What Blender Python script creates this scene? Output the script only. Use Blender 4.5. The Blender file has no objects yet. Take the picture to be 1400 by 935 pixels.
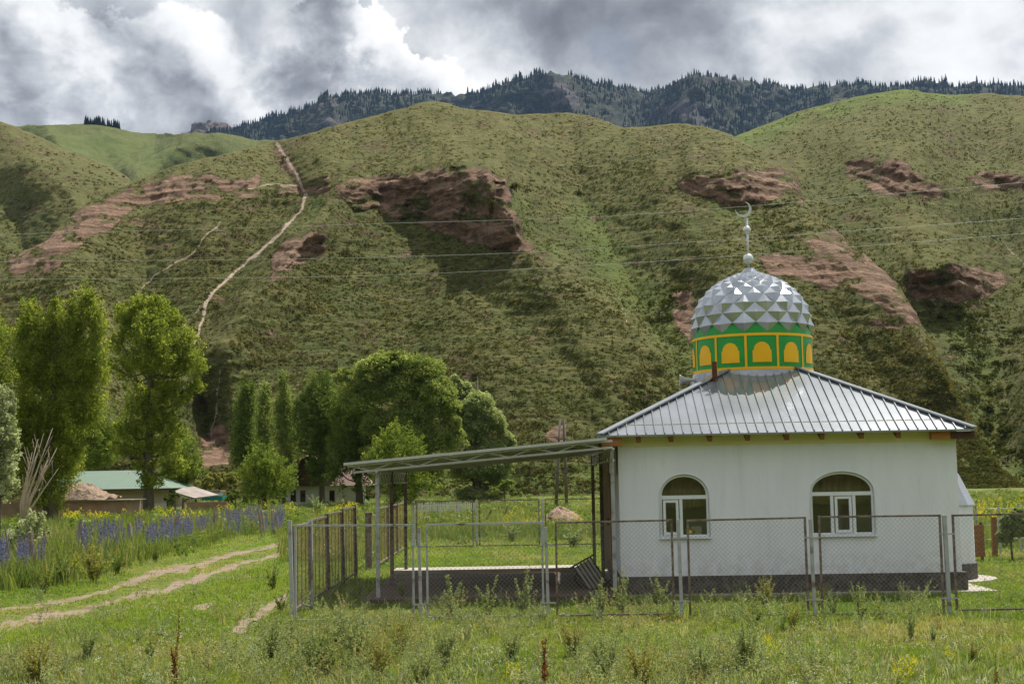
import bpy, math, random
import numpy as np
from mathutils import Vector, Matrix
from mathutils.geometry import tessellate_polygon
random.seed(5); RNG = np.random.default_rng(11)
S = bpy.context.scene; COL = S.collection
PI = math.pi; rad = math.radians
# ---------------------------------------------------------------- camera
FPX = 1944.0; EYE = 2.3; ROLL = rad(1.0); PITCH = math.atan((655-467.5)/FPX)
cd = bpy.data.cameras.new('camera'); cam = bpy.data.objects.new('camera', cd); COL.objects.link(cam)
cd.sensor_width = 36; cd.lens = 36*FPX/1400; cd.clip_start = .1; cd.clip_end = 20000
CM = Matrix.Rotation(PI/2+PITCH, 4, 'X') @ Matrix.Rotation(-ROLL, 4, 'Z'); CM.translation = (0, 0, EYE)
cam.matrix_world = CM; S.camera = cam
R3 = np.array(CM.to_3x3())
def DIR(px, py):
    px = np.asarray(px, float); py = np.asarray(py, float)
    v = np.stack([(px-700)/FPX, (467.5-py)/FPX, -np.ones_like(px+py)], -1)
    return v @ R3.T
def PV(px, py, Y):                       # the point at distance Y along a line of sight
    d = DIR(px, py); t = np.asarray(Y)/d[..., 1]
    return d*t[..., None] + np.array([0, 0, EYE])
def P(px, py, Y): return Vector(PV(float(px), float(py), float(Y)))
def GV(px, py, z=0.0):
    d = DIR(px, py); t = (z-EYE)/np.minimum(d[..., 2], -1e-4)
    return d*t[..., None] + np.array([0, 0, EYE])
def G(px, py, z=0.0): return Vector(GV(float(px), float(py), z))
# ---------------------------------------------------------------- noise
def vnoise(x, y, s=0):
    x = np.asarray(x, float); y = np.asarray(y, float)
    ix = np.floor(x); iy = np.floor(y); fx = x-ix; fy = y-iy
    fx = fx*fx*(3-2*fx); fy = fy*fy*(3-2*fy)
    def h(a, b):
        v = np.sin(a*127.1+b*311.7+s*74.7)*43758.5453
        return v-np.floor(v)
    return ((h(ix, iy)*(1-fx)+h(ix+1, iy)*fx)*(1-fy)+(h(ix, iy+1)*(1-fx)+h(ix+1, iy+1)*fx)*fy)*2-1
def fbm(x, y, o=4, s=0, g=.5):
    a = 1; t = 0; n = 0
    for i in range(o):
        t = t+a*vnoise(x*2**i+i*17.3, y*2**i-i*9.1, s+i); n += a; a *= g
    return t/n
def sstep(a, b, x): 
    t = np.clip((x-a)/(b-a), 0, 1); return t*t*(3-2*t)
def pdist(px, py, pts):                  # distance to a polyline
    d = np.full(np.shape(px), 1e9)
    for (x0, y0), (x1, y1) in zip(pts[:-1], pts[1:]):
        dx, dy = x1-x0, y1-y0
        t = np.clip(((px-x0)*dx+(py-y0)*dy)/(dx*dx+dy*dy+1e-9), 0, 1)
        d = np.minimum(d, np.hypot(px-x0-t*dx, py-y0-t*dy))
    return d
def inpoly(px, py, poly):
    r = np.zeros(np.shape(px), bool); n = len(poly)
    for i in range(n):
        x0, y0 = poly[i]; x1, y1 = poly[(i+1) % n]
        c = ((y0 > py) != (y1 > py)) & (px < (x1-x0)*(py-y0)/(y1-y0+1e-12)+x0)
        r ^= c
    return r
# ---------------------------------------------------------------- objects
def tag(o, label, cat, group=None, kind=None):
    if label: o['label'] = label
    if cat: o['category'] = cat
    if group: o['group'] = group
    if kind: o['kind'] = kind
    return o
def thing(name, label, cat, loc=(0, 0, 0), rz=0, group=None):
    o = bpy.data.objects.new(name, None); COL.objects.link(o); o.empty_display_size = .2
    o.location = loc; o.rotation_euler = (0, 0, rz); return tag(o, label, cat, group)
def link(name, me, mats, parent=None):
    for m in (mats if isinstance(mats, (list, tuple)) else [mats]): me.materials.append(m)
    o = bpy.data.objects.new(name, me); COL.objects.link(o)
    if parent: o.parent = parent
    return o
def npmesh(name, V, Fc, mats, parent=None, attrs=None, smooth=False, mi=None):
    V = np.asarray(V, np.float32).reshape(-1, 3); Fc = np.asarray(Fc, np.int32); k = Fc.shape[1]
    me = bpy.data.meshes.new(name)
    me.vertices.add(len(V)); me.vertices.foreach_set('co', V.ravel())
    me.loops.add(Fc.size); me.loops.foreach_set('vertex_index', Fc.ravel())
    me.polygons.add(len(Fc)); me.polygons.foreach_set('loop_start', np.arange(0, Fc.size, k, dtype=np.int32))
    if mi is not None: me.polygons.foreach_set('material_index', np.asarray(mi, np.int32))
    me.polygons.foreach_set('use_smooth', np.full(len(Fc), smooth))
    for a, v in (attrs or {}).items():
        at = me.attributes.new(a, 'FLOAT', 'POINT'); at.data.foreach_set('value', np.asarray(v, np.float32).ravel())
    me.update(calc_edges=True)
    return link(name, me, mats, parent)
class MB:
    def __init__(s): s.v = []; s.f = []; s.m = []; s.mi = 0; s.sm = []
    def add(s, vs, fs, smooth=False):
        b = len(s.v); s.v += [tuple(v) for v in vs]
        for f in fs: s.f.append([i+b for i in f]); s.m.append(s.mi); s.sm.append(smooth)
        return s
    def box(s, c, d, rot=None):
        vs = [Vector((x*d[0]/2, y*d[1]/2, z*d[2]/2)) for z in (-1, 1) for y in (-1, 1) for x in (-1, 1)]
        c = Vector(c); vs = [(rot @ v if rot else v)+c for v in vs]
        return s.add(vs, [(0, 2, 3, 1), (4, 5, 7, 6), (0, 1, 5, 4), (2, 6, 7, 3), (0, 4, 6, 2), (1, 3, 7, 5)])
    def bar(s, p, q, w, h=None, up=(0, 0, 1)):
        p = Vector(p); q = Vector(q); z = (q-p); L = z.length; z.normalize()
        u = Vector(up)
        if abs(z.dot(u)) > .98: u = Vector((0, 1, 0))
        x = u.cross(z).normalized(); y = z.cross(x)
        return s.box((p+q)/2, (w, h or w, L), Matrix((x, y, z)).transposed())
    def tube(s, pts, r, n=8, caps=True, smooth=True):
        pts = [Vector(p) for p in pts]; r = r if isinstance(r, (list, tuple)) else [r]*len(pts)
        vs = []; ref = None
        for i, p in enumerate(pts):
            t = (pts[min(i+1, len(pts)-1)]-pts[max(i-1, 0)]).normalized()
            if ref is None: ref = Vector((0, 0, 1)) if abs(t.z) < .9 else Vector((1, 0, 0))
            x = (ref-t*ref.dot(t)).normalized(); y = t.cross(x); ref = x
            vs += [p+(x*math.cos(2*PI*k/n)+y*math.sin(2*PI*k/n))*r[i] for k in range(n)]
        fs = [(i*n+k, i*n+(k+1) % n, (i+1)*n+(k+1) % n, (i+1)*n+k) for i in range(len(pts)-1) for k in range(n)]
        s.add(vs, fs, smooth)
        if caps:
            s.f.append([len(s.v)-len(vs)+k for k in reversed(range(n))]); s.m.append(s.mi); s.sm.append(False)
            s.f.append([len(s.v)-n+k for k in range(n)]); s.m.append(s.mi); s.sm.append(False)
        return s
    def lathe(s, c, prof, n=24, smooth=True):
        vs = [(c[0]+r*math.cos(2*PI*k/n), c[1]+r*math.sin(2*PI*k/n), c[2]+z) for r, z in prof for k in range(n)]
        fs = [(i*n+k, i*n+(k+1) % n, (i+1)*n+(k+1) % n, (i+1)*n+k) for i in range(len(prof)-1) for k in range(n)]
        return s.add(vs, fs, smooth)
    def ball(s, c, r, n=14, sq=1):
        return s.lathe(c, [(max(r*math.sin(a), 1e-4), -r*math.cos(a)*sq) for a in [PI*i/8 for i in range(9)]], n)
    def build(s, name, mats, parent=None):
        me = bpy.data.meshes.new(name); me.from_pydata(s.v, [], s.f)
        me.polygons.foreach_set('material_index', s.m); me.polygons.foreach_set('use_smooth', s.sm); me.update()
        return link(name, me, mats, parent)
def copy_tree(o, parent=None):
    c = o.copy(); COL.objects.link(c)
    if parent: c.parent = parent
    for ch in list(o.children): copy_tree(ch, c)
    return c
# ---------------------------------------------------------------- materials
class NT:
    def __init__(s, t): s.t = t
    def n(s, ty, **kw):
        x = s.t.nodes.new(ty)
        for k, v in kw.items():
            if k in x.inputs.keys(): s.put(x.inputs[k], v)
            else: setattr(x, k, v)
        return x
    def put(s, sock, v):
        if isinstance(v, bpy.types.NodeSocket): s.t.links.new(v, sock)
        elif isinstance(v, bpy.types.Node): s.t.links.new(v.outputs[0], sock)
        else:
            if sock.type == 'RGBA' and len(v) == 3: v = (*v, 1)
            sock.default_value = v
    def m(s, op, a, b=0.0, c=None, clamp=False):
        x = s.t.nodes.new('ShaderNodeMath'); x.operation = op; x.use_clamp = clamp
        s.put(x.inputs[0], a); s.put(x.inputs[1], b)
        if c is not None: s.put(x.inputs[2], c)
        return x.outputs[0]
    def vm(s, op, a, b=None, scale=None):
        x = s.t.nodes.new('ShaderNodeVectorMath'); x.operation = op
        s.put(x.inputs[0], a)
        if b is not None: s.put(x.inputs[1], b)
        if scale is not None: s.put(x.inputs['Scale'], scale)
        return x.outputs['Value'] if op in ('DOT_PRODUCT', 'LENGTH') else x.outputs[0]
    def noise(s, vec, scale, detail=5, rough=.55, dist=0, col=False):
        x = s.t.nodes.new('ShaderNodeTexNoise'); s.put(x.inputs['Vector'], vec)
        for k, v in (('Scale', scale), ('Detail', detail), ('Roughness', rough), ('Distortion', dist)): s.put(x.inputs[k], v)
        return x.outputs['Color' if col else 'Fac']
    def mix(s, f, a, b, mode='MIX'):
        x = s.t.nodes.new('ShaderNodeMix'); x.data_type = 'RGBA'; x.blend_type = mode
        s.put(x.inputs[0], f); s.put(x.inputs[6], a); s.put(x.inputs[7], b); return x.outputs[2]
    def mr(s, v, a, b, c=0.0, d=1.0, smooth=False):
        x = s.t.nodes.new('ShaderNodeMapRange'); x.interpolation_type = 'SMOOTHSTEP' if smooth else 'LINEAR'
        for k, q in zip(range(5), (v, a, b, c, d)): s.put(x.inputs[k], q)
        return x.outputs[0]
    def ramp(s, f, stops):
        x = s.t.nodes.new('ShaderNodeValToRGB'); e = x.color_ramp.elements
        while len(e) < len(stops): e.new(.5)
        for el, (p, c) in zip(e, stops): el.position = p; el.color = (*c, 1)
        s.put(x.inputs[0], f); return x.outputs[0]
    def attr(s, name):
        x = s.t.nodes.new('ShaderNodeAttribute'); x.attribute_name = name; return x.outputs['Fac']
    def bump(s, h, st, d):
        x = s.t.nodes.new('ShaderNodeBump'); s.put(x.inputs['Height'], h); s.put(x.inputs['Strength'], st); s.put(x.inputs['Distance'], d)
        return x.outputs[0]
def newmat(name):
    m = bpy.data.materials.new(name); m.use_nodes = True; m.node_tree.nodes.clear(); t = NT(m.node_tree)
    out = t.n('ShaderNodeOutputMaterial'); return m, t, out
def pmat(name, stops, scale=3.0, rough=.7, metal=0.0, bump=.3, bd=.01, stretch=(1, 1, 1), bscale=None, spec=.3, detail=6, extra=None):
    m, t, out = newmat(name); co = t.n('ShaderNodeTexCoord').outputs['Object']
    v = t.vm('MULTIPLY', co, stretch)
    f = t.noise(v, scale, detail)
    f = t.mr(f, .3, .7)
    c = t.ramp(f, [(i/(max(len(stops)-1, 1)), s) for i, s in enumerate(stops)]) if len(stops) > 1 else stops[0]
    if extra: c = extra(t, co, c)
    b = t.n('ShaderNodeBsdfPrincipled', **{'Base Color': c, 'Roughness': rough, 'Metallic': metal, 'Specular IOR Level': spec})
    if bump:
        hb = t.noise(v, bscale or scale*6, 6, .6); t.put(b.inputs['Normal'], t.bump(hb, bump, bd))
    t.put(out.inputs[0], b); return m
def leafmat(name, a, b, trans=.45, third=None, attr='tint', gl=.008):
    m, t, out = newmat(name)
    c = t.mix(t.attr(attr), a, b)
    if third: c = t.mix(t.mr(t.attr('dry'), 0, 1), c, third)
    tc = t.mix(1.0, c, (1.28, 1.25, .75), 'MULTIPLY')
    d = t.n('ShaderNodeBsdfDiffuse', Color=c); tr = t.n('ShaderNodeBsdfTranslucent', Color=tc)
    x = t.n('ShaderNodeMixShader'); t.put(x.inputs[0], trans); t.put(x.inputs[1], d); t.put(x.inputs[2], tr)
    g = t.n('ShaderNodeBsdfGlossy', Color=(.8, .85, .8), Roughness=.5)
    y = t.n('ShaderNodeMixShader'); t.put(y.inputs[0], gl); t.put(y.inputs[1], x); t.put(y.inputs[2], g)
    t.put(out.inputs[0], y); return m
M = {}
def stain(t, co, c):
    z = t.n('ShaderNodeSeparateXYZ', Vector=co).outputs['Z']; st = t.noise(t.vm('MULTIPLY', co, (3.5, 3.5, .35)), 1.6, 6, .65)
    c = t.mix(t.mr(st, .52, .72, 0, .16), c, (.42, .41, .38))
    sp = t.m('MULTIPLY', t.mr(z, .95, .45, 0, 1), t.mr(t.noise(co, 5, 6, .7), .42, .62)); return t.mix(t.m('MULTIPLY', sp, .45), c, (.40, .35, .29))
M['stucco'] = pmat('white_stucco', [(.73, .745, .815), (.80, .815, .88)], 2.2, .85, bump=.8, bd=.012, stretch=(1, 1, .28), bscale=30, extra=stain)
M['cream'] = pmat('cream_plaster', [(.74, .67, .42), (.80, .75, .52)], 2, .8)
M['plinth'] = pmat('grey_render_plinth', [(.045, .038, .036), (.13, .112, .10), (.062, .053, .05), (.105, .09, .085)], 7, .9, bump=.6, bd=.015)
M['galv'] = pmat('galvanised_sheet', [(.245, .265, .285), (.335, .355, .375)], 1.3, .14, .42, bump=.08, bd=.004, bscale=4, spec=.5)
M['dome'] = pmat('dome_sheet', [(.34, .37, .40), (.47, .50, .54)], 2.5, .20, .66, bump=.1, bd=.003, bscale=6, spec=.5)
M['rafter'] = pmat('rafter_wood', [(.18, .075, .03), (.27, .12, .05)], 4, .7, stretch=(1, 1, 6))
M['orangewood'] = pmat('orange_wood', [(.30, .12, .035), (.42, .19, .06)], 5, .6, stretch=(1, 6, 6))
M['darkwood'] = pmat('dark_wood', [(.06, .03, .02), (.11, .055, .035)], 5, .7, stretch=(1, 6, 6))
M['pvc'] = pmat('white_window_plastic', [(.70, .73, .76), (.76, .78, .80)], 2, .4, bump=0)
M['green'] = pmat('green_paint', [(.018, .28, .045), (.026, .34, .06)], 3, .45, bump=.1, bd=.003)
M['yellow'] = pmat('yellow_paint', [(.90, .47, .012), (.95, .54, .02)], 3, .5, bump=.1, bd=.003)
M['rust'] = pmat('rusty_brown_metal', [(.06, .025, .015), (.13, .05, .025), (.09, .035, .02)], 6, .8)
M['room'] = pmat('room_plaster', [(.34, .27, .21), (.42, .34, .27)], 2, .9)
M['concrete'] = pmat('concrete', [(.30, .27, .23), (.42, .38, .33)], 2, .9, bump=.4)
M['shadefloor'] = pmat('painted_shade_floor', [(.075, .052, .040), (.13, .092, .070)], 1.2, .95, bump=.6, bd=.02)  # slab floor darkened to brown, awning shade put into its colour
M['fencegrey'] = pmat('grey_fence_paint', [(.30, .32, .33), (.40, .41, .41), (.34, .35, .35), (.15, .085, .05)], 5, .6, bump=.2, bd=.003)
M['fencerust'] = pmat('rusted_fence_paint', [(.09, .055, .04), (.22, .19, .165), (.12, .075, .05), (.26, .235, .21)], 6, .75, bump=.3, bd=.003)
M['wire'] = pmat('galvanised_wire', [(.26, .26, .25), (.33, .32, .30)], 4, .5, .6, bump=0)
M['wirerust'] = pmat('rusty_wire', [(.20, .10, .04), (.29, .15, .06)], 4, .8, bump=0)
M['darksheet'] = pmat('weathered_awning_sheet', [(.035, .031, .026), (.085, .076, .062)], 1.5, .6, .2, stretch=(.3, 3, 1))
M['steel'] = pmat('awning_steel', [(.46, .47, .47), (.56, .56, .55)], 4, .55, .0, bump=.1)
M['black'] = pmat('black_metal', [(.018, .018, .018), (.035, .033, .03)], 5, .5)
M['finial'] = pmat('polished_finial', [(.62, .64, .66)], 3, .35, .45, bump=0)
M['cable'] = pmat('grey_cable', [(.46, .47, .46)], 5, .5, bump=0)
M['dirt'] = pmat('bare_dirt', [(.21, .15, .11), (.34, .265, .20), (.27, .20, .15)], .9, .95, bump=.8, bd=.03, bscale=7, detail=10)
def trackmat():
    m, t, out = newmat('wheel_track'); co = t.n('ShaderNodeTexCoord').outputs['Object']
    c = t.ramp(t.mr(t.noise(co, .9, 10), .3, .7), [(0, (.17, .12, .085)), (.5, (.29, .222, .165)), (1, (.22, .162, .118))])
    c = t.mix(t.mr(t.noise(co, 16, 6, .7), .35, .7), t.mix(1.0, c, (.7, .68, .65), 'MULTIPLY'), c)
    e = t.m('ADD', t.attr('edge'), t.m('MULTIPLY', t.m('SUBTRACT', t.noise(co, 2.2, 8, .7), .5), 2.4))
    c = t.mix(t.mr(e, .64, .88), c, t.mix(t.noise(co, 9, 6, .65), (.085, .115, .025), (.17, .175, .055)))
    b = t.n('ShaderNodeBsdfPrincipled', **{'Base Color': c, 'Roughness': .95, 'Specular IOR Level': .1}); t.put(b.inputs['Normal'], t.bump(t.noise(co, 7, 9, .7), .9, .05)); t.put(out.inputs[0], b); return m
M['track'] = trackmat()
M['soil'] = pmat('pale_soil', [(.26, .17, .12), (.38, .27, .19)], 3, .95, bump=.9, bd=.08)
M['adobe'] = pmat('mud_brick', [(.23, .15, .105), (.33, .225, .16)], 1.5, .95, bump=.7, bd=.05)
M['straw'] = pmat('straw_and_mud', [(.12, .08, .05), (.34, .25, .17), (.20, .145, .10)], 1.6, .95, bump=1, bd=.25, bscale=5)
M['housewall'] = pmat('house_plaster', [(.40, .32, .25), (.48, .39, .31)], 1, .9)
M['whitewash'] = pmat('whitewash', [(.50, .50, .48), (.60, .60, .58)], 1, .9)
M['oldmetal'] = pmat('weathered_sheet', [(.16, .125, .105), (.32, .28, .25)], 1, .6, .2)
M['slate'] = pmat('brown_roof_sheet', [(.20, .125, .105), (.32, .22, .19)], 1.5, .85, stretch=(4, 1, 1))
M['teal'] = pmat('teal_paint', [(.01, .16, .13), (.015, .20, .16)], 2, .5)
M['bark'] = pmat('bark', [(.085, .07, .055), (.18, .155, .125)], 3, .95, bump=.8, bd=.05, stretch=(1, 1, .25))
M['palewood'] = pmat('weathered_stake', [(.17, .13, .10), (.32, .27, .22)], 5, .9, stretch=(1, 1, .2))
M['deadwood'] = pmat('bleached_branch', [(.36, .28, .20), (.46, .38, .29)], 4, .9)
M['scree'] = pmat('pink_scree', [(.17, .10, .085), (.32, .215, .19)], 4, .95, bump=1, bd=.3)
M['curtain'] = pmat('faded_curtain', [(.30, .20, .16), (.42, .30, .25)], 3, .9, stretch=(4, 1, .6))
M['yellowcloth'] = pmat('yellow_cloth', [(.60, .40, .05), (.66, .46, .08)], 6, .8)
M['paper'] = pmat('white_card', [(.6, .6, .56), (.7, .7, .66)], 6, .8)
def tileroof():
    m, t, out = newmat('green_metal_tile'); co = t.n('ShaderNodeTexCoord').outputs['Object']
    w = t.n('ShaderNodeTexWave', Scale=1.15, bands_direction='X'); t.put(w.inputs['Vector'], co)
    z = t.n('ShaderNodeTexWave', Scale=1.4, bands_direction='Y', wave_profile='SAW'); t.put(z.inputs['Vector'], co)
    h = t.m('ADD', w.outputs['Fac'], z.outputs['Fac'])
    c = t.mix(t.noise(co, 1.0), (.10, .16, .11), (.14, .20, .145))
    b = t.n('ShaderNodeBsdfPrincipled', **{'Base Color': c, 'Roughness': .45}); t.put(b.inputs['Normal'], t.bump(h, .3, .04))
    t.put(out.inputs[0], b); return m
M['tile'] = tileroof()
def glass():
    m, t, out = newmat('window_glass')
    f = t.n('ShaderNodeFresnel', IOR=1.6); g = t.n('ShaderNodeBsdfGlossy', Color=(.9, .9, .9), Roughness=.015)
    tr = t.n('ShaderNodeBsdfTransparent', Color=(.78, .79, .77)); x = t.n('ShaderNodeMixShader')
    t.put(x.inputs[0], t.m('MULTIPLY', f, 1.5)); t.put(x.inputs[1], tr); t.put(x.inputs[2], g); t.put(out.inputs[0], x); return m
M['glass'] = glass()
def hillmat(name, g1, g2, g3, e1, e2, pathc=(.42, .34, .27), s=1.0):
    m, t, out = newmat(name); co = t.n('ShaderNodeTexCoord').outputs['Object']
    big = t.mr(t.noise(co, .018*s, 4), .35, .65); mid = t.mr(t.noise(co, .11*s, 5, .6), .36, .64)
    fin = t.mr(t.noise(t.vm('MULTIPLY', co, (.35, 1, 2.0)), .8*s, 6, .65), .38, .64)
    c = t.mix(big, g1, g2); c = t.mix(t.m('MULTIPLY', mid, .55), c, g3)
    dry = t.mr(t.noise(t.vm('MULTIPLY', co, (.22, 1, 2.6)), .5*s, 6, .68), .50, .64)
    c = t.mix(t.m('MULTIPLY', dry, .5), c, (.17, .135, .06))
    c = t.mix(fin, t.mix(1.0, c, (.62, .66, .6), 'MULTIPLY'), t.mix(1.0, c, (1.3, 1.25, 1.2), 'MULTIPLY'))
    c = t.mix(t.attr('lush'), c, t.mix(mid, (.070, .105, .022), (.125, .155, .035)))
    c = t.mix(t.m('MULTIPLY', t.m('MULTIPLY', t.attr('sere'), .75), t.mr(t.noise(co, .30*s, 6, .7), .30, .62)), c, t.mix(fin, (.105, .10, .034), (.175, .155, .060)))
    strata = t.noise(t.vm('MULTIPLY', co, (.05, .05, .9)), 1.0*s, 5, .6)
    e = t.mix(t.mr(strata, .35, .65), e1, e2)
    e = t.mix(t.mr(t.noise(co, 1.3*s, 6, .65), .35, .7), t.mix(1.0, e, (.6, .6, .6), 'MULTIPLY'), t.mix(1.0, e, (1.15, 1.15, 1.12), 'MULTIPLY'))
    nz = t.m('SUBTRACT', t.m('ADD', t.m('MULTIPLY', t.noise(co, .5*s, 7, .7), .6), t.m('MULTIPLY', t.noise(co, .13*s, 4, .6), .4)), .5)
    bm = t.mr(t.m('ADD', t.attr('bare'), t.m('MULTIPLY', nz, 2.6)), .40, .64)
    c = t.mix(bm, c, e)
    pm = t.mr(t.m('ADD', t.attr('path'), t.m('MULTIPLY', nz, 1.2)), .4, .6)
    c = t.mix(pm, c, t.mix(fin, t.mix(1.0, pathc, (.75, .7, .66), 'MULTIPLY'), pathc))
    h = t.m('ADD', t.m('ADD', t.m('ADD', t.m('MULTIPLY', t.noise(t.vm('MULTIPLY', co, (.20, 1, 2.2)), .75*s, 7, .68), 1.5), t.m('MULTIPLY', t.noise(co, 1.2*s, 6, .7), .6)), t.m('MULTIPLY', t.m('MULTIPLY', strata, bm), 2.4)), t.m('MULTIPLY', t.noise(co, 2.2*s, 5, .6), .3))
    b = t.n('ShaderNodeBsdfPrincipled', **{'Base Color': c, 'Roughness': .95, 'Specular IOR Level': .1})
    t.put(b.inputs['Normal'], t.bump(h, .8, .6/s)); t.put(out.inputs[0], b); return m
M['hill'] = hillmat('hill_turf', (.068, .081, .020), (.052, .069, .017), (.102, .099, .031), (.12, .07, .046), (.295, .195, .132))
M['hillback'] = hillmat('smooth_pasture', (.080, .100, .026), (.068, .092, .025), (.105, .115, .036), (.16, .10, .07), (.25, .16, .12), s=.5)
M['mountain'] = hillmat('forest_mountain', (.014, .024, .017), (.018, .03, .02), (.03, .038, .026), (.055, .050, .05), (.135, .122, .12), s=.14)
M['farpeak'] = hillmat('far_rock_peak', (.12, .10, .09), (.14, .11, .10), (.15, .13, .11), (.15, .11, .10), (.22, .17, .16), s=.05)
def groundmat():
    m, t, out = newmat('meadow_ground'); co = t.n('ShaderNodeTexCoord').outputs['Object']
    a = t.mr(t.noise(co, .16, 5), .35, .65); b_ = t.mr(t.noise(co, 1.1, 6, .6), .35, .68); f = t.mr(t.noise(co, 14, 6, .65), .3, .7)
    c = t.mix(a, (.095, .145, .022), (.14, .175, .036)); c = t.mix(t.m('MULTIPLY', b_, .6), c, (.145, .135, .055))
    d = t.mr(t.noise(co, .55, 6, .65), .57, .70); c = t.mix(t.m('MULTIPLY', d, .7), c, (.25, .19, .125))
    c = t.mix(f, t.mix(1.0, c, (.6, .6, .6), 'MULTIPLY'), t.mix(1.0, c, (1.25, 1.25, 1.25), 'MULTIPLY'))
    b = t.n('ShaderNodeBsdfPrincipled', **{'Base Color': c, 'Roughness': .95, 'Specular IOR Level': .1})
    t.put(b.inputs['Normal'], t.bump(t.noise(co, 9, 7, .7), .9, .06)); t.put(out.inputs[0], b); return m
M['ground'] = groundmat()
M['grass'] = leafmat('grass_blades', (.110, .185, .018), (.215, .285, .042), .48, (.38, .31, .14), gl=.015)
M['meadow'] = leafmat('meadow_weeds', (.085, .140, .024), (.195, .240, .055), .44, (.30, .25, .11), gl=.02)
M['weedgrey'] = leafmat('grey_green_weed', (.17, .23, .09), (.30, .345, .175), .48, (.30, .25, .11), gl=.02)
M['weedbrown'] = leafmat('brown_dock', (.14, .055, .022), (.27, .12, .045), .25)
M['weedolive'] = leafmat('olive_weed', (.19, .21, .055), (.33, .32, .095), .45, (.33, .24, .09), gl=.02)
M['shrub'] = leafmat('hill_tussock', (.046, .058, .014), (.108, .110, .030), .32, (.20, .16, .07), gl=0.0)
M['blue'] = leafmat('blue_petals', (.085, .095, .20), (.16, .16, .29), .3, gl=0)
M['ypetal'] = leafmat('yellow_petals', (.42, .40, .02), (.60, .52, .03), .35)
M['wpetal'] = leafmat('white_petals', (.5, .5, .42), (.65, .65, .6), .3)
M['poplar'] = leafmat('poplar_leaves', (.095, .150, .020), (.36, .40, .075), .55)
M['silver'] = leafmat('silver_poplar_leaves', (.20, .25, .10), (.58, .62, .44), .45)
M['willow'] = leafmat('willow_leaves', (.098, .150, .034), (.33, .38, .125), .50)
M['palewillow'] = leafmat('pale_willow_leaves', (.18, .235, .10), (.38, .43, .23), .54)
M['darkleaf'] = leafmat('dark_leaves', (.064, .108, .022), (.18, .235, .055), .46)
M['brightleaf'] = leafmat('bright_leaves', (.092, .150, .022), (.255, .31, .06), .46)
M['spruce'] = leafmat('spruce_needles', (.006, .018, .013), (.014, .031, .021), .05)
HAZE, SUN, EXPO = 2.6e-5, 4.6, 0.68
# ================================================================ MOSQUE
YAW = rad(-2.0); C0 = Vector((5.36, 27.6, 0))
mosque = thing('mosque', 'small white rendered mosque with tin hip roof and silver dome on a green drum', 'mosque', C0, YAW)
MI = (Matrix.Translation(C0) @ Matrix.Rotation(YAW, 4, 'Z')).inverted()
def LQ(px, py, yl=0.0):                  # pixel -> (x, z) on the mosque's own plane y = yl
    o = MI @ Vector((0, 0, EYE)); d = MI.to_3x3() @ Vector(DIR(float(px), float(py)))
    t = (yl-o.y)/d.y; p = o+d*t; return p.x, p.z
xl = LQ(847, 700)[0]; xr = LQ(1311.5, 700)[0]; DEP = 7.2; OV = .42
ex0 = LQ(820, 598, -OV)[0]; ex1 = LQ(1333, 584, -OV)[0]; ez = LQ(1076, 590.5, -OV)[1]; SL = .50
zt = ez+OV*SL-.05                        # top of the walls, just under the roof sheet
def archpts(x0, x1, zb, zs, ztop, n=18):
    c = (x0+x1)/2; r = (x1-x0)/2
    return [(x0, zb), (x1, zb)]+[(c+r*math.cos(PI*i/n), zs+(ztop-zs)*math.sin(PI*i/n)) for i in range(n+1)]
wl = [LQ(903.5, 735)[0], LQ(970.5, 735)[0], LQ(938, 734)[1], LQ(938, 677)[1], LQ(938, 648.5)[1]]
wr = [LQ(1110, 732)[0], LQ(1197, 732)[0], LQ(1154, 731)[1], LQ(1154, 672)[1], LQ(1154, 644.5)[1]]
holes = [archpts(*wl), archpts(*wr)]
def holed_wall(mb, x0, x1, z0, z1, hs, y, flip=False):
    loops = [[(x0, z0), (x1, z0), (x1, z1), (x0, z1)]]+[h[::-1] for h in hs]
    tri = tessellate_polygon([[Vector((x, z, 0)) for x, z in l] for l in loops])
    flat = [p for l in loops for p in l]
    mb.add([(x, y, z) for x, z in flat], [t[::-1] if flip else t for t in tri])
w = MB(); holed_wall(w, xl, xr, .28, zt, holes, 0)
holed_wall(w, xl+.25, xr-.25, .28, zt, holes, .25, True)
for h in holes:
    n = len(h); w.add([(x, 0, z) for x, z in h]+[(x, .25, z) for x, z in h], [(i, (i+1) % n, n+(i+1) % n, n+i) for i in range(n)])
ztl = zt+.02
for x, xi in ((xl, xl+.25), (xr, xr-.25)):
    w.add([(x, 0, .28), (x, DEP, .28), (x, DEP, zt), (x, 0, zt)], [(0, 1, 2, 3)])
    w.add([(xi, .25, .28), (xi, DEP-.25, .28), (xi, DEP-.25, zt), (xi, .25, zt)], [(0, 1, 2, 3)])
w.add([(xl, DEP, .28), (xr, DEP, .28), (xr, DEP, zt), (xl, DEP, zt)], [(0, 1, 2, 3)])
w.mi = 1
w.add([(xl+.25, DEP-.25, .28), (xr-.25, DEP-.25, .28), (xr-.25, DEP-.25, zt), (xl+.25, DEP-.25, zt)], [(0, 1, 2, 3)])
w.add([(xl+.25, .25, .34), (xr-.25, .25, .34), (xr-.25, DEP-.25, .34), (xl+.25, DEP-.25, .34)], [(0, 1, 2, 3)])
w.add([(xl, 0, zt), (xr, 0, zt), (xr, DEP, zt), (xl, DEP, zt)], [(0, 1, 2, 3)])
w.build('wall', [M['stucco'], M['room']], mosque)
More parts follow.
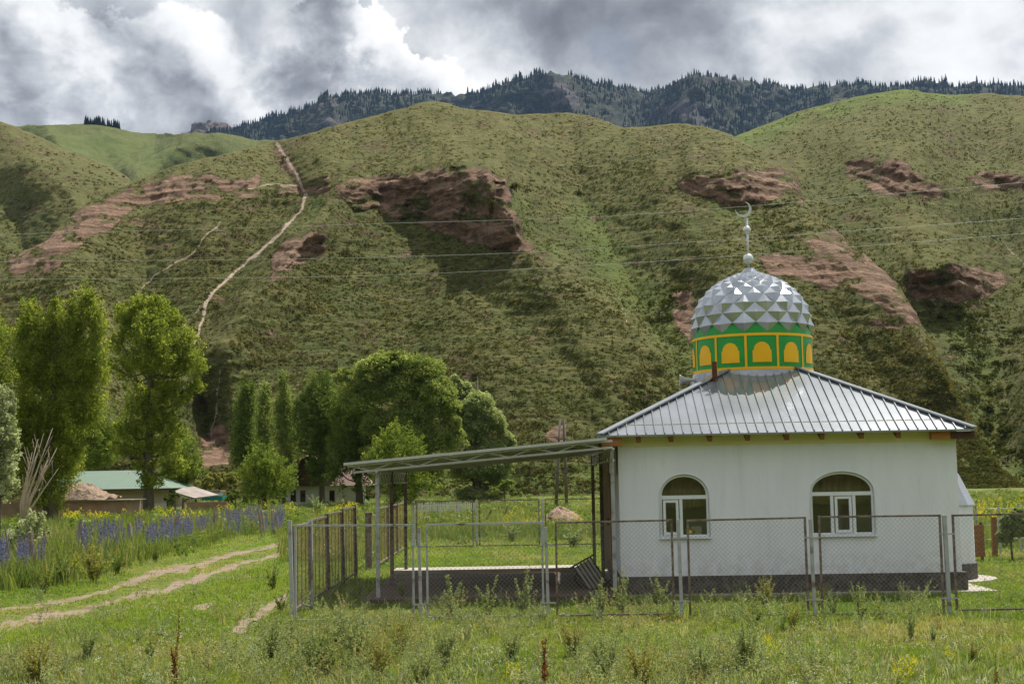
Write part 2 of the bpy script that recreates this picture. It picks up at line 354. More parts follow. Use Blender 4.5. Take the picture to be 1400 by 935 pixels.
# cream strip above the stucco, behind the rafter ends
zc = LQ(1076, 607)[1]
c = MB(); c.box(((xl+xr)/2, -.012, (zc+zt+.05)/2), (xr-xl+.02, .03, zt+.05-zc)); c.build('eave_band', M['cream'], mosque)
zp = LQ(1076, 785)[1]
p = MB(); p.box(((xl+xr)/2+.02, DEP/2, (zp-.1)/2), (xr-xl+.14, DEP+.12, zp+.1)); p.build('plinth', M['plinth'], mosque)
a = MB(); a.box(((xl+xr)/2+.2, DEP/2-.05, .0), (xr-xl+.75, DEP+.6, .11)); a.build('apron', M['concrete'], mosque)
# windows
def window(hole, wd, mull, sash):
    x0, x1, zb, zs, z1 = wd; fr = MB(); fw = .043
    def loop(i): return archpts(x0+i, x1-i, zb+i, zs, z1-i)
    o, q = loop(0.004), loop(fw); n = len(o)
    vs = [(x, .05, z) for x, z in o]+[(x, .05, z) for x, z in q]+[(x, .12, z) for x, z in o]+[(x, .12, z) for x, z in q]
    for i in range(n):
        j = (i+1) % n
        fr.add([vs[i], vs[j], vs[n+j], vs[n+i]], [(0, 1, 2, 3)]); fr.add([vs[n+i], vs[n+j], vs[3*n+j], vs[3*n+i]], [(0, 1, 2, 3)])
        fr.add([vs[2*n+i], vs[2*n+j], vs[3*n+j], vs[3*n+i]], [(0, 1, 2, 3)])
    fr.box(((x0+x1)/2, .083, zs-.035), (x1-x0-2*fw+.01, .075, .072))
    for mx in mull: fr.box((mx, .083, (zb+fw+zs-.08)/2), (.06, .075, zs-.08-zb-fw+.01))
    f = fr.build('window', M['pvc'], mosque)
    s = MB(); s0, s1 = sash; sz0, sz1 = zb+fw+.004, zs-.085
    for bx in ((s0+.025, (sz0+sz1)/2, .05, sz1-sz0), (s1-.025, (sz0+sz1)/2, .05, sz1-sz0)): s.box((bx[0], .05, bx[1]), (bx[2], .06, bx[3]))
    for zz in (sz0+.025, sz1-.025): s.box(((s0+s1)/2, .051, zz), (s1-s0-.1, .058, .05))
    s.box((s1-.025, .012, (sz0+sz1)/2), (.02, .02, .1)); s.build('sash', M['pvc'], f)
    g = MB(); pts = archpts(x0+fw*.7, x1-fw*.7, zb+fw*.7, zs, z1-fw*.7)
    g.add([(x, .10, z) for x, z in pts], [list(range(len(pts)))]); g.build('pane', M['glass'], f)
    # trim bead and sill
    t = MB(); pr = archpts(x0-.012, x1+.012, zb-.0, zs, z1+.012)[1:]; t.tube([(x, -.004, z) for x, z in pr]+[(x0-.012, -.004, zb)], .010, 6)
    t.box(((x0+x1)/2, -.03, zb-.018), (x1-x0+.06, .07, .025)); t.build('sill', M['stucco'], f); return f
xx = lambda px: LQ(px, 700, .08)[0]
window(0, wl, [xx(931)], (xx(906.5), xx(927.5))); window(1, wr, [xx(1137.5), xx(1167.5)], (xx(1141), xx(1164)))
for wd, lb in ((wl, 'faded curtain bunched across the arch of the left window'), (wr, 'faded curtain bunched across the arch of the right window')):
    x0, x1, zb, zs, z1 = wd; n = 40; cb = MB(); cv = thing('curtain', lb, 'curtain', C0, YAW)
    xs_ = np.linspace(x0-.05, x1+.05, n); zz_ = np.linspace(0, 1, 9)
    vs = [(x, .42+.05*math.sin(i*.9+1.5*q)+.03*math.sin(i*.37), z1+.05+(zs-.12-.16*math.sin(PI*i/(n-1))-z1-.05)*q) for q in zz_ for i, x in enumerate(xs_)]
    cb.add(vs, [(r_*n+i, r_*n+i+1, (r_+1)*n+i+1, (r_+1)*n+i) for r_ in range(8) for i in range(n-1)], True); cb.build('cloth', M['curtain'], cv)
    cb = MB(); cb.bar((x0-.1, .42, z1+.06), (x1+.1, .42, z1+.06), .02); cb.build('rail', M['steel'], cv)
# roof: hipped sheet with standing seams
ed0, ed1 = -OV, DEP+OV; hw = (ex1-ex0)/2; hx = (ex0+ex1)/2; az = ez+hw*SL; ya, yb = ed0+hw, ed1-hw
r = MB(); A, B, C_, D_ = (ex0, ed0, ez), (ex1, ed0, ez), (ex1, ed1, ez), (ex0, ed1, ez); E1, E2 = (hx, ya, az), (hx, yb, az)
r.add([A, B, C_, D_, E1, E2], [(0, 1, 4), (1, 2, 5, 4), (2, 3, 5), (3, 0, 4, 5)])
tz = .035; r.add([(x, y, z-tz) for x, y, z in (A, B, C_, D_, E1, E2)], [(4, 1, 0), (4, 5, 2, 1), (5, 3, 2), (5, 4, 0, 3)])
for q0, q1 in ((A, B), (B, C_), (C_, D_), (D_, A)): r.add([q0, q1, (q1[0], q1[1], q1[2]-tz), (q0[0], q0[1], q0[2]-tz)], [(0, 1, 2, 3)])
def seam(p0, d, run, n):
    if run < .08: return
    p0 = Vector(p0)+Vector((0, 0, .012)); r.bar(p0, p0+Vector((d[0]*run, d[1]*run, SL*run)), .016, .045)
k = 0; st = (ex1-ex0)/40.0
for i in range(1, 40):
    x = ex0+i*st; run = min(x-ex0, ex1-x)-.03
    seam((x, ed0, ez), (0, 1), run, 0); seam((x, ed1, ez), (0, -1), run, 0)
for i in range(1, 43):
    y = ed0+i*(ed1-ed0)/43; run = min(y-ed0, ed1-y, hw)-.03
    seam((ex0, y, ez), (1, 0), run, 0); seam((ex1, y, ez), (-1, 0), run, 0)
roof = r.build('roof', M['galv'], mosque)
for q0, q1 in ((A, E1), (B, E1), (C_, E2), (D_, E2), (E1, E2)):
    b = MB(); u = Vector((0, 0, .03)); b.bar(Vector(q0)+u, Vector(q1)+u, .17, .03); b.build('hip_cap', M['galv'], roof)
# rafter ends and corner beams
for px in (873, 917.5, 970.5, 1022, 1075.5, 1123.5, 1177.5, 1228):
    x, z1 = LQ(px, 606, -.25); b = MB(); b.bar((x, -OV+.09, ez-.085+.09*SL*.2), (x, .25, ez-.085+(OV+.16)*SL*.8), .085, .16); b.build('rafter', M['rafter'], mosque)
x0, x1 = LQ(822, 604, -.3)[0], LQ(850, 604, -.3)[0]
b = MB(); b.box(((x0+x1)/2, -.25, ez-.12), (x1-x0, .16, .16)); b.build('corner_beam', M['orangewood'], mosque)
x0, x1, x2 = LQ(1274, 596, -.3)[0], LQ(1300, 596, -.3)[0], LQ(1332, 596, -.3)[0]
b = MB(); b.box(((x0+x1)/2, -.2, ez-.105), (x1-x0, .16, .16)); b.build('corner_beam', M['orangewood'], mosque)
b = MB(); b.box(((x1+x2)/2+.002, -.22, ez-.115), (x2-x1, .16, .14)); b.build('corner_beam', M['darkwood'], mosque)
for x, y in ((ex0+.07, DEP/2), (ex1-.07, DEP/2)):
    b = MB(); b.box((x, y+.15, ez-.11), (.05, DEP-.2, .12)); b.build('eave_board', M['darkwood'], mosque)
# drum
dcy = 3.45; dcx = LQ(1028.5, 485, dcy)[0]; DR = LQ(1109.5, 485, dcy)[0]-dcx
zd1 = LQ(1028, 455.5, dcy-DR)[1]; zd0 = LQ(1028, 505, dcy-DR)[1]
d = MB(); d.lathe((dcx, dcy, 0), [(DR, zd0), (DR, zd1+.01), (DR*.945, zd1+.30)], 72)
d.mi = 1
def ring(mb, z, r0, h, n=72): mb.lathe((dcx, dcy, z), [(r0-.01, -h/2), (r0+.012, -h/2), (r0+.012, h/2), (r0-.01, h/2)], n, False)
ring(d, zd1-.02, DR, .055); ring(d, zd0+.03, DR, .06)
A0 = rad(-90)+rad(1.6); H = zd1-zd0
def onc(a, z, r): return (dcx+r*math.cos(a), dcy+r*math.sin(a), z)
for kk in range(12):
    am = A0+kk*PI/6; hb = .020; ae = am+PI/12
    vs = [onc(ae+s*hb, z, DR+.011) for s in (-1, 1) for z in (zd0+.06, zd1-.047)]; d.add(vs, [(0, 2, 3, 1)])
    r_ = DR+.009; wv = .155; z0, z1, z2 = zd0+.20*H, zd0+.53*H, zd0+.76*H
    prof = [(-wv, z0), (wv, z0), (wv, z1), (wv*.88, z1)]+[(wv*.88*math.cos(PI*i/12), z1+(z2-z1)*math.sin(PI*i/12)) for i in range(1, 12)]+[(-wv*.88, z1), (-wv, z1)]
    us = [-wv, -wv*.885]+[-wv*.88*math.cos(PI*i/16) for i in range(17)]+[wv*.885, wv]
    tp = [z1, z1]+[z1+(z2-z1)*math.sin(PI*i/16) for i in range(17)]+[z1, z1]
    vv = [onc(am+u, z0, r_) for u in us]+[onc(am+u, z, r_) for u, z in zip(us, tp)]; n = len(us)
    d.add(vv, [(i, i+1, n+i+1, n+i) for i in range(n-1)])
d.mi = 2
d.lathe((dcx, dcy, 0), [(DR+.16, zd0-.55), (DR+.05, zd0-.02), (DR+.02, zd0+.0)], 48)
drum = d.build('drum', [M['green'], M['yellow'], M['galv']], mosque)
# dome of pyramids
px_r = [(0, 82.5), (10, 83.5), (25, 82), (46, 75.5), (60, 66), (74, 51), (83, 36), (90, 20), (96, 5), (98, 0)]
sc_ = DR/82.0; ASP = .88
def profr(z): return float(np.interp(z/sc_, [q[0] for q in px_r], [q[1] for q in px_r]))*sc_
zb0 = zd1+.0
lv = [0.02]; 
while len(lv) < 40:
    z = lv[-1]; s_ = PI*profr(z)/16*ASP
    dz = 1e-3; sl = (profr(z+.02)-profr(z))/.02; z2 = z+s_/math.sqrt(1+sl*sl)
    if profr(z2) < .16 or z2 > 94*sc_: break
    lv.append(z2)
dm = MB(); N = 16; rot0 = rad(-90)+rad(8)
def pt(j, k):                            # k in half steps
    aa = rot0+k*PI/N; rr = profr(lv[j])*.975; return Vector((dcx+rr*math.cos(aa), dcy+rr*math.sin(aa), zb0+lv[j]))
for j in range(1, len(lv)-1):
    for q in range(N):
        k = 2*q+(j+1) % 2
        l_, r_, t_, b_ = pt(j, k-1), pt(j, k+1), pt(j+1, k), pt(j-1, k)
        nrm = (r_-l_).cross(t_-b_).normalized(); ctr = (l_+r_+t_*.7+b_*1.3)/4
        ap = ctr+nrm*((r_-l_).length*.22)
        dm.add([l_, b_, r_, t_, ap], [(0, 1, 4), (1, 2, 4), (2, 3, 4), (3, 0, 4)])
j = len(lv)-1
for q in range(N):
    k = 2*q+(j+1) % 2
    dm.add([pt(j, k-1), pt(j-1, k), pt(j, k+1)], [(0, 1, 2)])
rt = profr(lv[-1]); dm.lathe((dcx, dcy, zb0), [(rt+.012, lv[-1]), (rt*.6, lv[-1]+.09), (.07, 97*sc_), (.0, 99*sc_)], 16, False)
dm.build('dome', M['dome'], mosque)
zf = lambda py: LQ(1022, py, dcy)[1]
fx = LQ(1022.5, 340, dcy)[0]; pu = .0161
fin = MB(); fin.tube([(fx, dcy, zf(366)), (fx, dcy, zf(298))], .022, 8); f = fin.build('finial', M['finial'], mosque)
b1 = MB(); b1.ball((fx, dcy, zf(354)), 7.2*pu, 16); b1.build('ball', M['finial'], f)
b2 = MB(); b2.ball((fx-.01, dcy, zf(314.5)), 5.6*pu, 16); b2.build('ball', M['finial'], f)
cr = MB(); ccx, ccz = fx-4.5*pu, zf(286.5); R1 = 11.2*pu; up = rad(128); pts_o = []; pts_i = []
for i in range(25):
    t_ = -1+2*i/24; an = up+PI+t_*rad(128); th = 3.9*pu*(1-abs(t_)**1.7)+.006
    pts_o.append((math.cos(an)*R1, math.sin(an)*R1)); pts_i.append((math.cos(an)*(R1-th), math.sin(an)*(R1-th)))
vs = [(ccx+x, dcy-.02, ccz+z) for x, z in pts_o+pts_i]+[(ccx+x, dcy+.02, ccz+z) for x, z in pts_o+pts_i]; n = 25
fs = [(i, i+1, n+i+1, n+i) for i in range(n-1)]+[(2*n+i, 3*n+i, 3*n+i+1, 2*n+i+1) for i in range(n-1)]+[(i, 2*n+i, 2*n+i+1, i+1) for i in range(n-1)]+[(n+i, n+i+1, 3*n+i+1, 3*n+i) for i in range(n-1)]
cr.add(vs, fs); cr.build('crescent', M['finial'], f)
# chimney through the front slope
chx, _ = LQ(976.8, 505, 1.9); zc1 = LQ(976.8, 494.5, 1.9)[1]; chw = 6.4*29.5/1944
b = MB(); b.box((chx, 1.9, (zc1+ez+.7)/2), (chw, chw, zc1-ez-.7)); b.build('chimney', M['rust'], mosque)
# mihrab apse on the right wall
acx, acy, AR = xr-.02, 3.1, LQ(1329, 730, 3.1)[0]-xr+.02
az0, az1 = LQ(1325, 769, 2.7)[1], LQ(1325, 688.5, 2.7)[1]
def half(mb, prof, n=10):
    vs = [(acx+r*math.cos(-PI/2+PI*k/n), acy+r*math.sin(-PI/2+PI*k/n), z) for r, z in prof for k in range(n+1)]
    mb.add(vs, [(i*(n+1)+k, i*(n+1)+k+1, (i+1)*(n+1)+k+1, (i+1)*(n+1)+k) for i in range(len(prof)-1) for k in range(n)])
ap = MB(); half(ap, [(AR, az0-.02), (AR, az1)], 14); apse = ap.build('apse', M['stucco'], mosque)
ap = MB(); half(ap, [(AR+.045, -.02), (AR+.045, az0), (AR-.05, az0+.01)], 14); ap.build('apse_plinth', M['plinth'], apse)
ap = MB(); half(ap, [(AR-.1, az1-.02), (AR+.06, az1-.02), (AR*.78, az1+.62), (AR*.5, az1+1.0), (.02, az1+1.3)], 8); ap.build('apse_roof', M['galv'], apse)
ap = MB(); half(ap, [(AR+.42, .0), (AR+.42, .07), (.1, .075)], 14); ap.build('apse_apron', M['concrete'], apse)
# doorway jamb and open door leaf on the shaded left wall
b = MB(); b.box((xl-.09, DEP-1.2, 1.45), (.16, .5, 2.5)); b.build('door_jamb', M['housewall'], mosque)
b = MB(); b.box((xl-.02, 4.4, 1.35), (.07, 1.1, 2.1)); dr_ = b.build('door', M['rafter'], mosque)
b = MB(); b.box((xl-.075, 4.85, 1.3), (.05, .04, .14)); b.build('handle', M['black'], dr_)
# notice board on the left wall, horn speaker behind the hip
zb_, zt_ = LQ(842, 651, .6)[1], LQ(842, 615, .6)[1]
nb = thing('notice_board', 'brown framed notice board hung on the shaded left wall of the mosque', 'notice board', mosque.matrix_world @ Vector((0, 0, 0)))
nb.location = C0; nb.rotation_euler.z = YAW
b = MB(); b.box((xl-.10, .75, (zb_+zt_)/2), (.02, .62, zt_-zb_-.06)); b.build('panel', M['concrete'], nb)
b = MB()
for zz in (zb_+.02, zt_-.02): b.box((xl-.08, .75, zz), (.06, .7, .04))
for yy in (.42, 1.08): b.box((xl-.08, yy, (zb_+zt_)/2), (.06, .04, zt_-zb_-.085))
b.build('frame', M['rafter'], nb)
hs = thing('horn_loudspeaker', 'pale horn loudspeaker at the left foot of the green drum', 'loudspeaker', C0, YAW)
hxx, hz = LQ(940, 519.5, 3.1); b = MB()
pr = [(.13, -.17), (.10, -.13), (.06, -.05), (.035, .06), (.03, .14)]
vs = [(hxx+z, 3.1+r*math.cos(2*PI*k/16), hz+r*math.sin(2*PI*k/16)) for r, z in pr for k in range(16)]
b.add(vs, [(i*16+k, (i+1)*16+k, (i+1)*16+(k+1) % 16, i*16+(k+1) % 16) for i in range(4) for k in range(16)], True); b.build('horn', M['whitewash'], hs)
b = MB(); b.tube([(hxx+.13, 3.1, hz), (hxx+.22, 3.1, hz)], .05, 12); b.build('driver', M['steel'], hs)
b = MB(); b.bar((hxx+.08, 3.1, hz-.04), (hxx+.08, 3.1, hz-.5), .03); b.build('bracket', M['steel'], hs)
# yellow cloth and white card standing inside the left window
pc = thing('window_packet', 'white card with a yellow cloth lying inside the left arched window', 'packet', C0, YAW)
x0, z0 = LQ(937, 733, .2); x1, z1 = LQ(959, 719, .2)
b = MB(); b.box(((x0+x1)/2+.06, .2, (z0+z1)/2), (x1-x0-.12, .02, z1-z0)); b.build('card', M['paper'], pc)
b = MB(); b.ball((x0+.09, .19, z0+.09), .1, 12, .9); b.build('cloth', M['yellowcloth'], pc)

# ================================================================ AWNING AND TERRACE
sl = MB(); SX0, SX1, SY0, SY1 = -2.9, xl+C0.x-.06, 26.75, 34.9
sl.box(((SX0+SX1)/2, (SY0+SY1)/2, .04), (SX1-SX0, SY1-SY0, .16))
ts = thing('terrace', 'low terrace slab with painted-in shade and pale sunlit strip under the tin awning', 'terrace'); sl.build('floor', M['shadefloor'], ts)
b = MB(); b.box(((SX0+SX1)/2, SY1-.55, .085), (SX1-SX0, 1.1, .25)); b.build('painted_sun_strip', M['concrete'], ts)  # pale raised strip painted in for the sunlit rear of the slab
aw = thing('awning', 'long lean-to tin awning on steel posts and trusses beside the mosque', 'awning', (0, 0, 0))
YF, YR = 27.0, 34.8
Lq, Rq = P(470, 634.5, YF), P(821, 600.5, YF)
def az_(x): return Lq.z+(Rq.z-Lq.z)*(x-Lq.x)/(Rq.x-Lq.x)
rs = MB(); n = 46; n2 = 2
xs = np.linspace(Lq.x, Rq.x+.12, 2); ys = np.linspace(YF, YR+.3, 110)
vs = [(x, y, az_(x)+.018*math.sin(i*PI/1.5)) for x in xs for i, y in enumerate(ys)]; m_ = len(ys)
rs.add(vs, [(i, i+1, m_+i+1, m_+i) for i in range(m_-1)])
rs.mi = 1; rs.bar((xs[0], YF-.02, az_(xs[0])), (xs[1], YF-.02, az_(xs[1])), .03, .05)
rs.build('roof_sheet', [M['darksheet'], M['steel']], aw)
TX0, TX1 = P(482, 644, YF).x, P(838, 612, YF).x
for ty in (27.15, 29.7, 32.2, 34.7):
    t = MB(); lo = lambda x: az_(x)-.17
    t.bar((TX0, ty, lo(TX0)), (TX1, ty, lo(TX1)), .04); t.bar((Lq.x+.05, ty, az_(Lq.x)-.045), (TX1, ty, az_(TX1)-.045), .04)
    k = 10; nx = np.linspace(TX0+.35, TX1-.2, k+1)
    t.bar((Lq.x+.1, ty, az_(Lq.x)-.045), (nx[0], ty, lo(nx[0])), .022)
    for i in range(k):
        a_ = (nx[i], ty, lo(nx[i]) if i % 2 == 0 else az_(nx[i])-.045); b_ = (nx[i+1], ty, lo(nx[i+1]) if i % 2 else az_(nx[i+1])-.045); t.bar(a_, b_, .022)
    t.build('truss', M['steel'], aw)
for i in range(6):
    x = Lq.x+.15+i*(Rq.x-Lq.x-.2)/5; b = MB(); b.bar((x, YF+.05, az_(x)-.028), (x, YR+.2, az_(x)-.028), .05, .03); b.build('purlin', M['steel'], aw)
LPX, RPX = -2.62, xl+C0.x-.13
for x in (LPX, RPX):
    t = MB(); z = az_(x)-.2; t.bar((x, YF+.1, z), (x, YR, z), .04); t.bar((x, YF+.1, z-.22), (x, YR, z-.22), .035); k = 24
    for i in range(k):
        y0, y1 = YF+.1+(YR-YF-.1)*i/k, YF+.1+(YR-YF-.1)*(i+1)/k; t.bar((x, y0, z-(.22 if i % 2 else 0)), (x, y1, z-(0 if i % 2 else .22)), .018)
    t.build('side_truss', M['steel'], aw)
for x, y in ((LPX, 27.3), (LPX, 30.4), (LPX, 34.3), (RPX, 27.55), (RPX+.02, 31.5), (RPX, 34.5)):
    b = MB(); b.bar((x, y, 0), (x, y, az_(x)-.17), .075); b.build('post', M['fencegrey'] if y < 28 else M['fencerust'], aw)
# tilted black rack with rods, leaning at the corner of the mosque
rk = thing('metal_rack', 'black barred metal rack tipped over beside the mosque corner', 'rack', (0, 0, 0))
rp = G(822, 806, .12); T = Matrix.Translation((rp.x-.02, 28.6, .14)) @ Matrix.Rotation(rad(-27), 4, 'Y') @ Matrix.Rotation(rad(20), 4, 'Z') @ Matrix.Rotation(rad(-18), 4, 'X')
b = MB(); W2, H2 = .42, .62
for x in (-W2/2, W2/2): b.bar((x, 0, 0), (x, 0, H2), .03); b.bar((x, .3, 0), (x, .3, H2*.8), .025); b.bar((x, 0, .03), (x, .3, .03), .02); b.bar((x, 0, H2*.75), (x, .3, H2*.75), .02)
for z in (0, H2): b.bar((-W2/2-.08, -.001, z), (W2/2+.08, -.001, z), .028)
o = b.build('frame', M['black'], rk); o.matrix_local = T
b = MB()
for i in range(1, 5): x = -W2/2+i*W2/5; b.bar((x, -.012, .02), (x, -.012, H2-.02), .02)
o = b.build('bars', M['black'], rk); o.matrix_local = T
b = MB(); b.box((0, .02, H2/2), (W2-.04, .008, H2-.06)); o = b.build('sheet', M['concrete'], rk); o.matrix_local = T
# ================================================================ FENCES
def wiremesh(mb, A, B, z0a, z1a, z0b, z1b, s=.052, r=.0016):
    A = Vector(A); B = Vector(B); L = (B-A).length; d = (B-A)/L; nrm = Vector((-d.y, d.x, 0)); H = z1a-z0a
    for sg in (1, -1):
        k = int((L+H)/(s*1.414))+1
        for i in range(k):
            c = i*s*1.414
            u0, v0, u1, v1 = (max(0, c-H), min(H, c), min(L, c), max(0, c-L)) if sg == 1 else (max(0, c-H), H-min(H, c), min(L, c), H-max(0, c-L))
            if u1-u0 < .02: continue
            f = lambda u, v: A+d*u+Vector((0, 0, z0a+(z0b-z0a)*u/L+v))+nrm*(.003*sg)
            p, q = f(u0, v0), f(u1, v1); e = nrm*r; g = ((q-p).normalized().cross(nrm))*r
            mb.add([p+e, p-e*.5+g, p-e*.5-g, q+e, q-e*.5+g, q-e*.5-g], [(0, 1, 4, 3), (1, 2, 5, 4), (2, 0, 3, 5)])
def panel(root, A, B, z0, z1, fm, wm, bars=0, dz=0.0, w=.034, s=.052, r=.0016):
    A = Vector(A); B = Vector(B); b = MB(); za, zb = Vector((0, 0, z0)), Vector((0, 0, z1)); e = Vector((0, 0, dz))
    d = (B-A).normalized()*w/2
    b.bar(A+za, A+zb, w); b.bar(B+za+e, B+zb+e, w); b.bar(A+zb-d-Vector((0, 0, w/2)), B+zb+e+d-Vector((0, 0, w/2)), w-.003); b.bar(A+za+d, B+za+e-d, w-.003)
    for i in range(bars):
        p = A+(B-A)*(i+1)/(bars+1); b.bar(p+za, p+zb, .016)
    f = b.build('panel_frame', fm, root); m = MB(); wiremesh(m, A, B, z0, z1-w, z0+dz, z1+dz-w, s, r); m.build('wire_mesh', wm, f)
    return f
FX = [(400, 848), (575, 846), (749, 843), (931, 838), (1112.5, 833), (1296.5, 839), (1487, 836)]
FB = [G(px, py) for px, py in FX]
y0_, y1_ = FB[0].y, FB[5].y
def fy(x): return 23.85+(23.15-23.85)*(x+3.7)/(11.0)
fpos = [Vector((P(px, 790, fy((px-700)*.0121)).x, fy((px-700)*.0121), 0)) for px, _ in FX]
ff = thing('chain_link_fence', 'grey framed chain-link fence panels in front of the mosque wall', 'fence', (0, 0, 0))
def topz(px, py, Y): return P(px, py, Y).z
tops = [(404, 717, 565, 716), (584, 716, 742, 712.5), (761, 713, 920, 709.5), (942, 710, 1103, 706), (1122.5, 705, 1288, 703), (1306, 703, 1478, 699)]
for i in range(6):
    a_, b_ = fpos[i], fpos[i+1]; x0p, t0, x1p, t1 = tops[i]
    A_ = P(x0p, 780, a_.y); B_ = P(x1p, 780, b_.y); A_.z = B_.z = 0
    z1 = topz(x0p, t0, a_.y); z1b = topz(x1p, t1, b_.y); zz0 = .06+RNG.uniform(-.02, .03)
    panel(ff, A_, B_, zz0, z1, M['fencegrey'] if i in (0, 1) else M['fencerust'], M['wire'], dz=z1b-z1)
pt_top = [711, 721, 720, 710, 709, 704, 702]
for i, (v, (px, py)) in enumerate(zip(fpos, FX)):
    b = MB(); z1 = topz(px-3, pt_top[i], v.y); wd = .06 if i in (0, 5) else .05
    lean = -.02 if i != 0 else -.045
    b.bar((v.x, v.y+.0, -.1), (v.x+lean, v.y, z1), wd)
    if i > 0:
        for zz in (.28, z1-.3): b.bar((v.x-.13, v.y-.03, zz), (v.x+.13, v.y-.03, zz), .012, .025)
    b.build('post', M['fencegrey'], ff)
SXX = -3.8
sf = thing('side_fence', 'rusty chain-link side fence running back from the left corner post', 'fence', (0, 0, 0))
sp = [24.35, 26.5, 28.9, 31.4, 33.9]
for i in range(4):
    a_, b_ = (SXX+.02, sp[i]+.06, 0), (SXX, sp[i+1]-.06, 0); panel(sf, a_, b_, .16, 1.58+.05*i, M['fencerust'], M['wirerust'], 3, w=.04, s=.075, r=.0012)
for i, y in enumerate(sp[1:]):
    b = MB(); b.bar((SXX+.03, y, -.1), (SXX, y, 1.62+.05*i), .085); b.build('post', M['fencegrey'] if i == 0 else M['fencerust'], sf)
gp = thing('gate_post', 'thick brown square gate post standing alone behind the side fence', 'post', (0, 0, 0))
b = MB(); v = P(504.5, 775, 37.4); b.bar((v.x, 37.4, -.1), (v.x, 37.4, P(504, 703, 37.4).z), .17); b.build('shaft', M['fencerust'], gp)
b = MB(); b.box((v.x, 37.4, P(504, 701.5, 37.4).z), (.2, .2, .05)); b.build('cap', M['fencerust'], gp)
sg = thing('far_side_fence', 'rusty fence run beyond the gate post leading to the rear fence', 'fence', (0, 0, 0))
sp2 = [38.3, 41.4, 44.6, 48.4]
for i in range(3): panel(sg, (SXX+.12, sp2[i]+.05, 0), (SXX+.12, sp2[i+1]-.05, 0), .12, 1.6, M['fencerust'], M['wirerust'], 2, w=.04, s=.09, r=.0012)
for i, y in enumerate(sp2): b = MB(); b.bar((SXX+.12, y, -.1), (SXX+.12, y, 1.66), .08); b.build('post', M['fencerust'], sg)
rf = thing('rear_fence', 'dark framed chain-link fence along the back of the mosque yard', 'fence', (0, 0, 0))
rxs = [566, 652, 742.5, 827, 917, 1007, 1097, 1187, 1277]
for i in range(8):
    A_ = P(rxs[i]+4, 740, 48.6); B_ = P(rxs[i+1]-5, 740, 48.6); A_.z = B_.z = 0; panel(rf, A_, B_, .08, 1.62, M['fencerust'], M['wire'], w=.042, s=.085, r=.0014)
for i, px in enumerate(rxs):
    v = P(px, 740, 48.6); b = MB(); b.bar((v.x, 48.6, -.1), (v.x, 48.6, 1.6), .07)
    for zz in (.3, 1.3): b.bar((v.x-.14, 48.57, zz), (v.x+.14, 48.57, zz), .015, .03)
    b.build('post', M['fencegrey'], rf)
rg = thing('field_fence', 'thin grey post and wire fence in the weeds right of the apse', 'fence', (0, 0, 0))
fp = []
for px, yy in ((1335, 40.), (1366.5, 40.), (1394, 40.5), (1430, 41)):
    v = P(px, 720, yy); b = MB(); b.bar((v.x, yy, -.1), (v.x, yy, 1.35), .05); b.build('post', M['fencegrey'], rg); fp.append((v.x, yy))
b = MB()
for z in (.4, .8, 1.25): b.tube([(x, y, z) for x, y in fp], .006, 4)
b.build('strand', M['wire'], rg)
bd = thing('board_stack', 'red-brown plank panel standing behind the apse', 'plank panel', (0, 0, 0))
v = P(1336, 730, 36.5); b = MB()
for i in range(6): b.box((v.x, 36.5+RNG.uniform(-.01, .01), .2+i*.135), (.34, .05, .128))
b.build('planks', M['rafter'], bd)
b = MB(); b.bar((v.x+.12, 36.56, -.05), (v.x+.12, 36.56, 1.0), .06); b.build('stake', M['darkwood'], bd)
ws = tag(MB().bar(tuple(P(1358.5, 726, 38.)-Vector((0, 0, .9))), tuple(P(1358.5, 706.5, 38.)), .12).build('wooden_post', M['rafter']), 'short brown wooden post in the weeds right of the plank panel', 'post')
# ================================================================ GROUND AND TRACKS
def struct(o): o['kind'] = 'structure'; return o
struct(npmesh('ground', [(-2400, -900, 0), (2400, -900, 0), (2400, 4300, 0), (-2400, 4300, 0)], [(0, 1, 2, 3)], M['ground']))
def strip(name, pts, wpx, z, seed, m='track'):
    wpx = [q*1.4 for q in wpx]
    pts = np.array(pts, float); L = np.r_[0, np.cumsum(np.hypot(*np.diff(pts, axis=0).T))]; n = 140
    t = np.linspace(0, L[-1], n); cx = np.interp(t, L, pts[:, 0]); cy = np.interp(t, L, pts[:, 1]); ww = np.interp(t, L, wpx)
    # smooth
    for _ in range(6): cx[1:-1] = (cx[:-2]+cx[1:-1]*2+cx[2:])/4; cy[1:-1] = (cy[:-2]+cy[1:-1]*2+cy[2:])/4
    up = ww*(.5+.8*fbm(t/17, t*0+seed, 4, seed)); lo = ww*(.5+.8*fbm(t/14, t*0+seed+5, 4, seed+3))
    a = GV(cx, cy-up, z); b = GV(cx, cy+lo, z); mid = GV(cx, cy, z)
    V = np.concatenate([a, mid, b]); i = np.arange(n-1)
    Fc = np.concatenate([np.stack([i, i+1, n+i+1, n+i], 1), np.stack([n+i, n+i+1, 2*n+i+1, 2*n+i], 1)])[:, ::-1]
    o = struct(npmesh(name, V, Fc, M[m], attrs=dict(edge=np.r_[np.ones(n), np.zeros(n), np.ones(n)]))); return (pts, wpx)
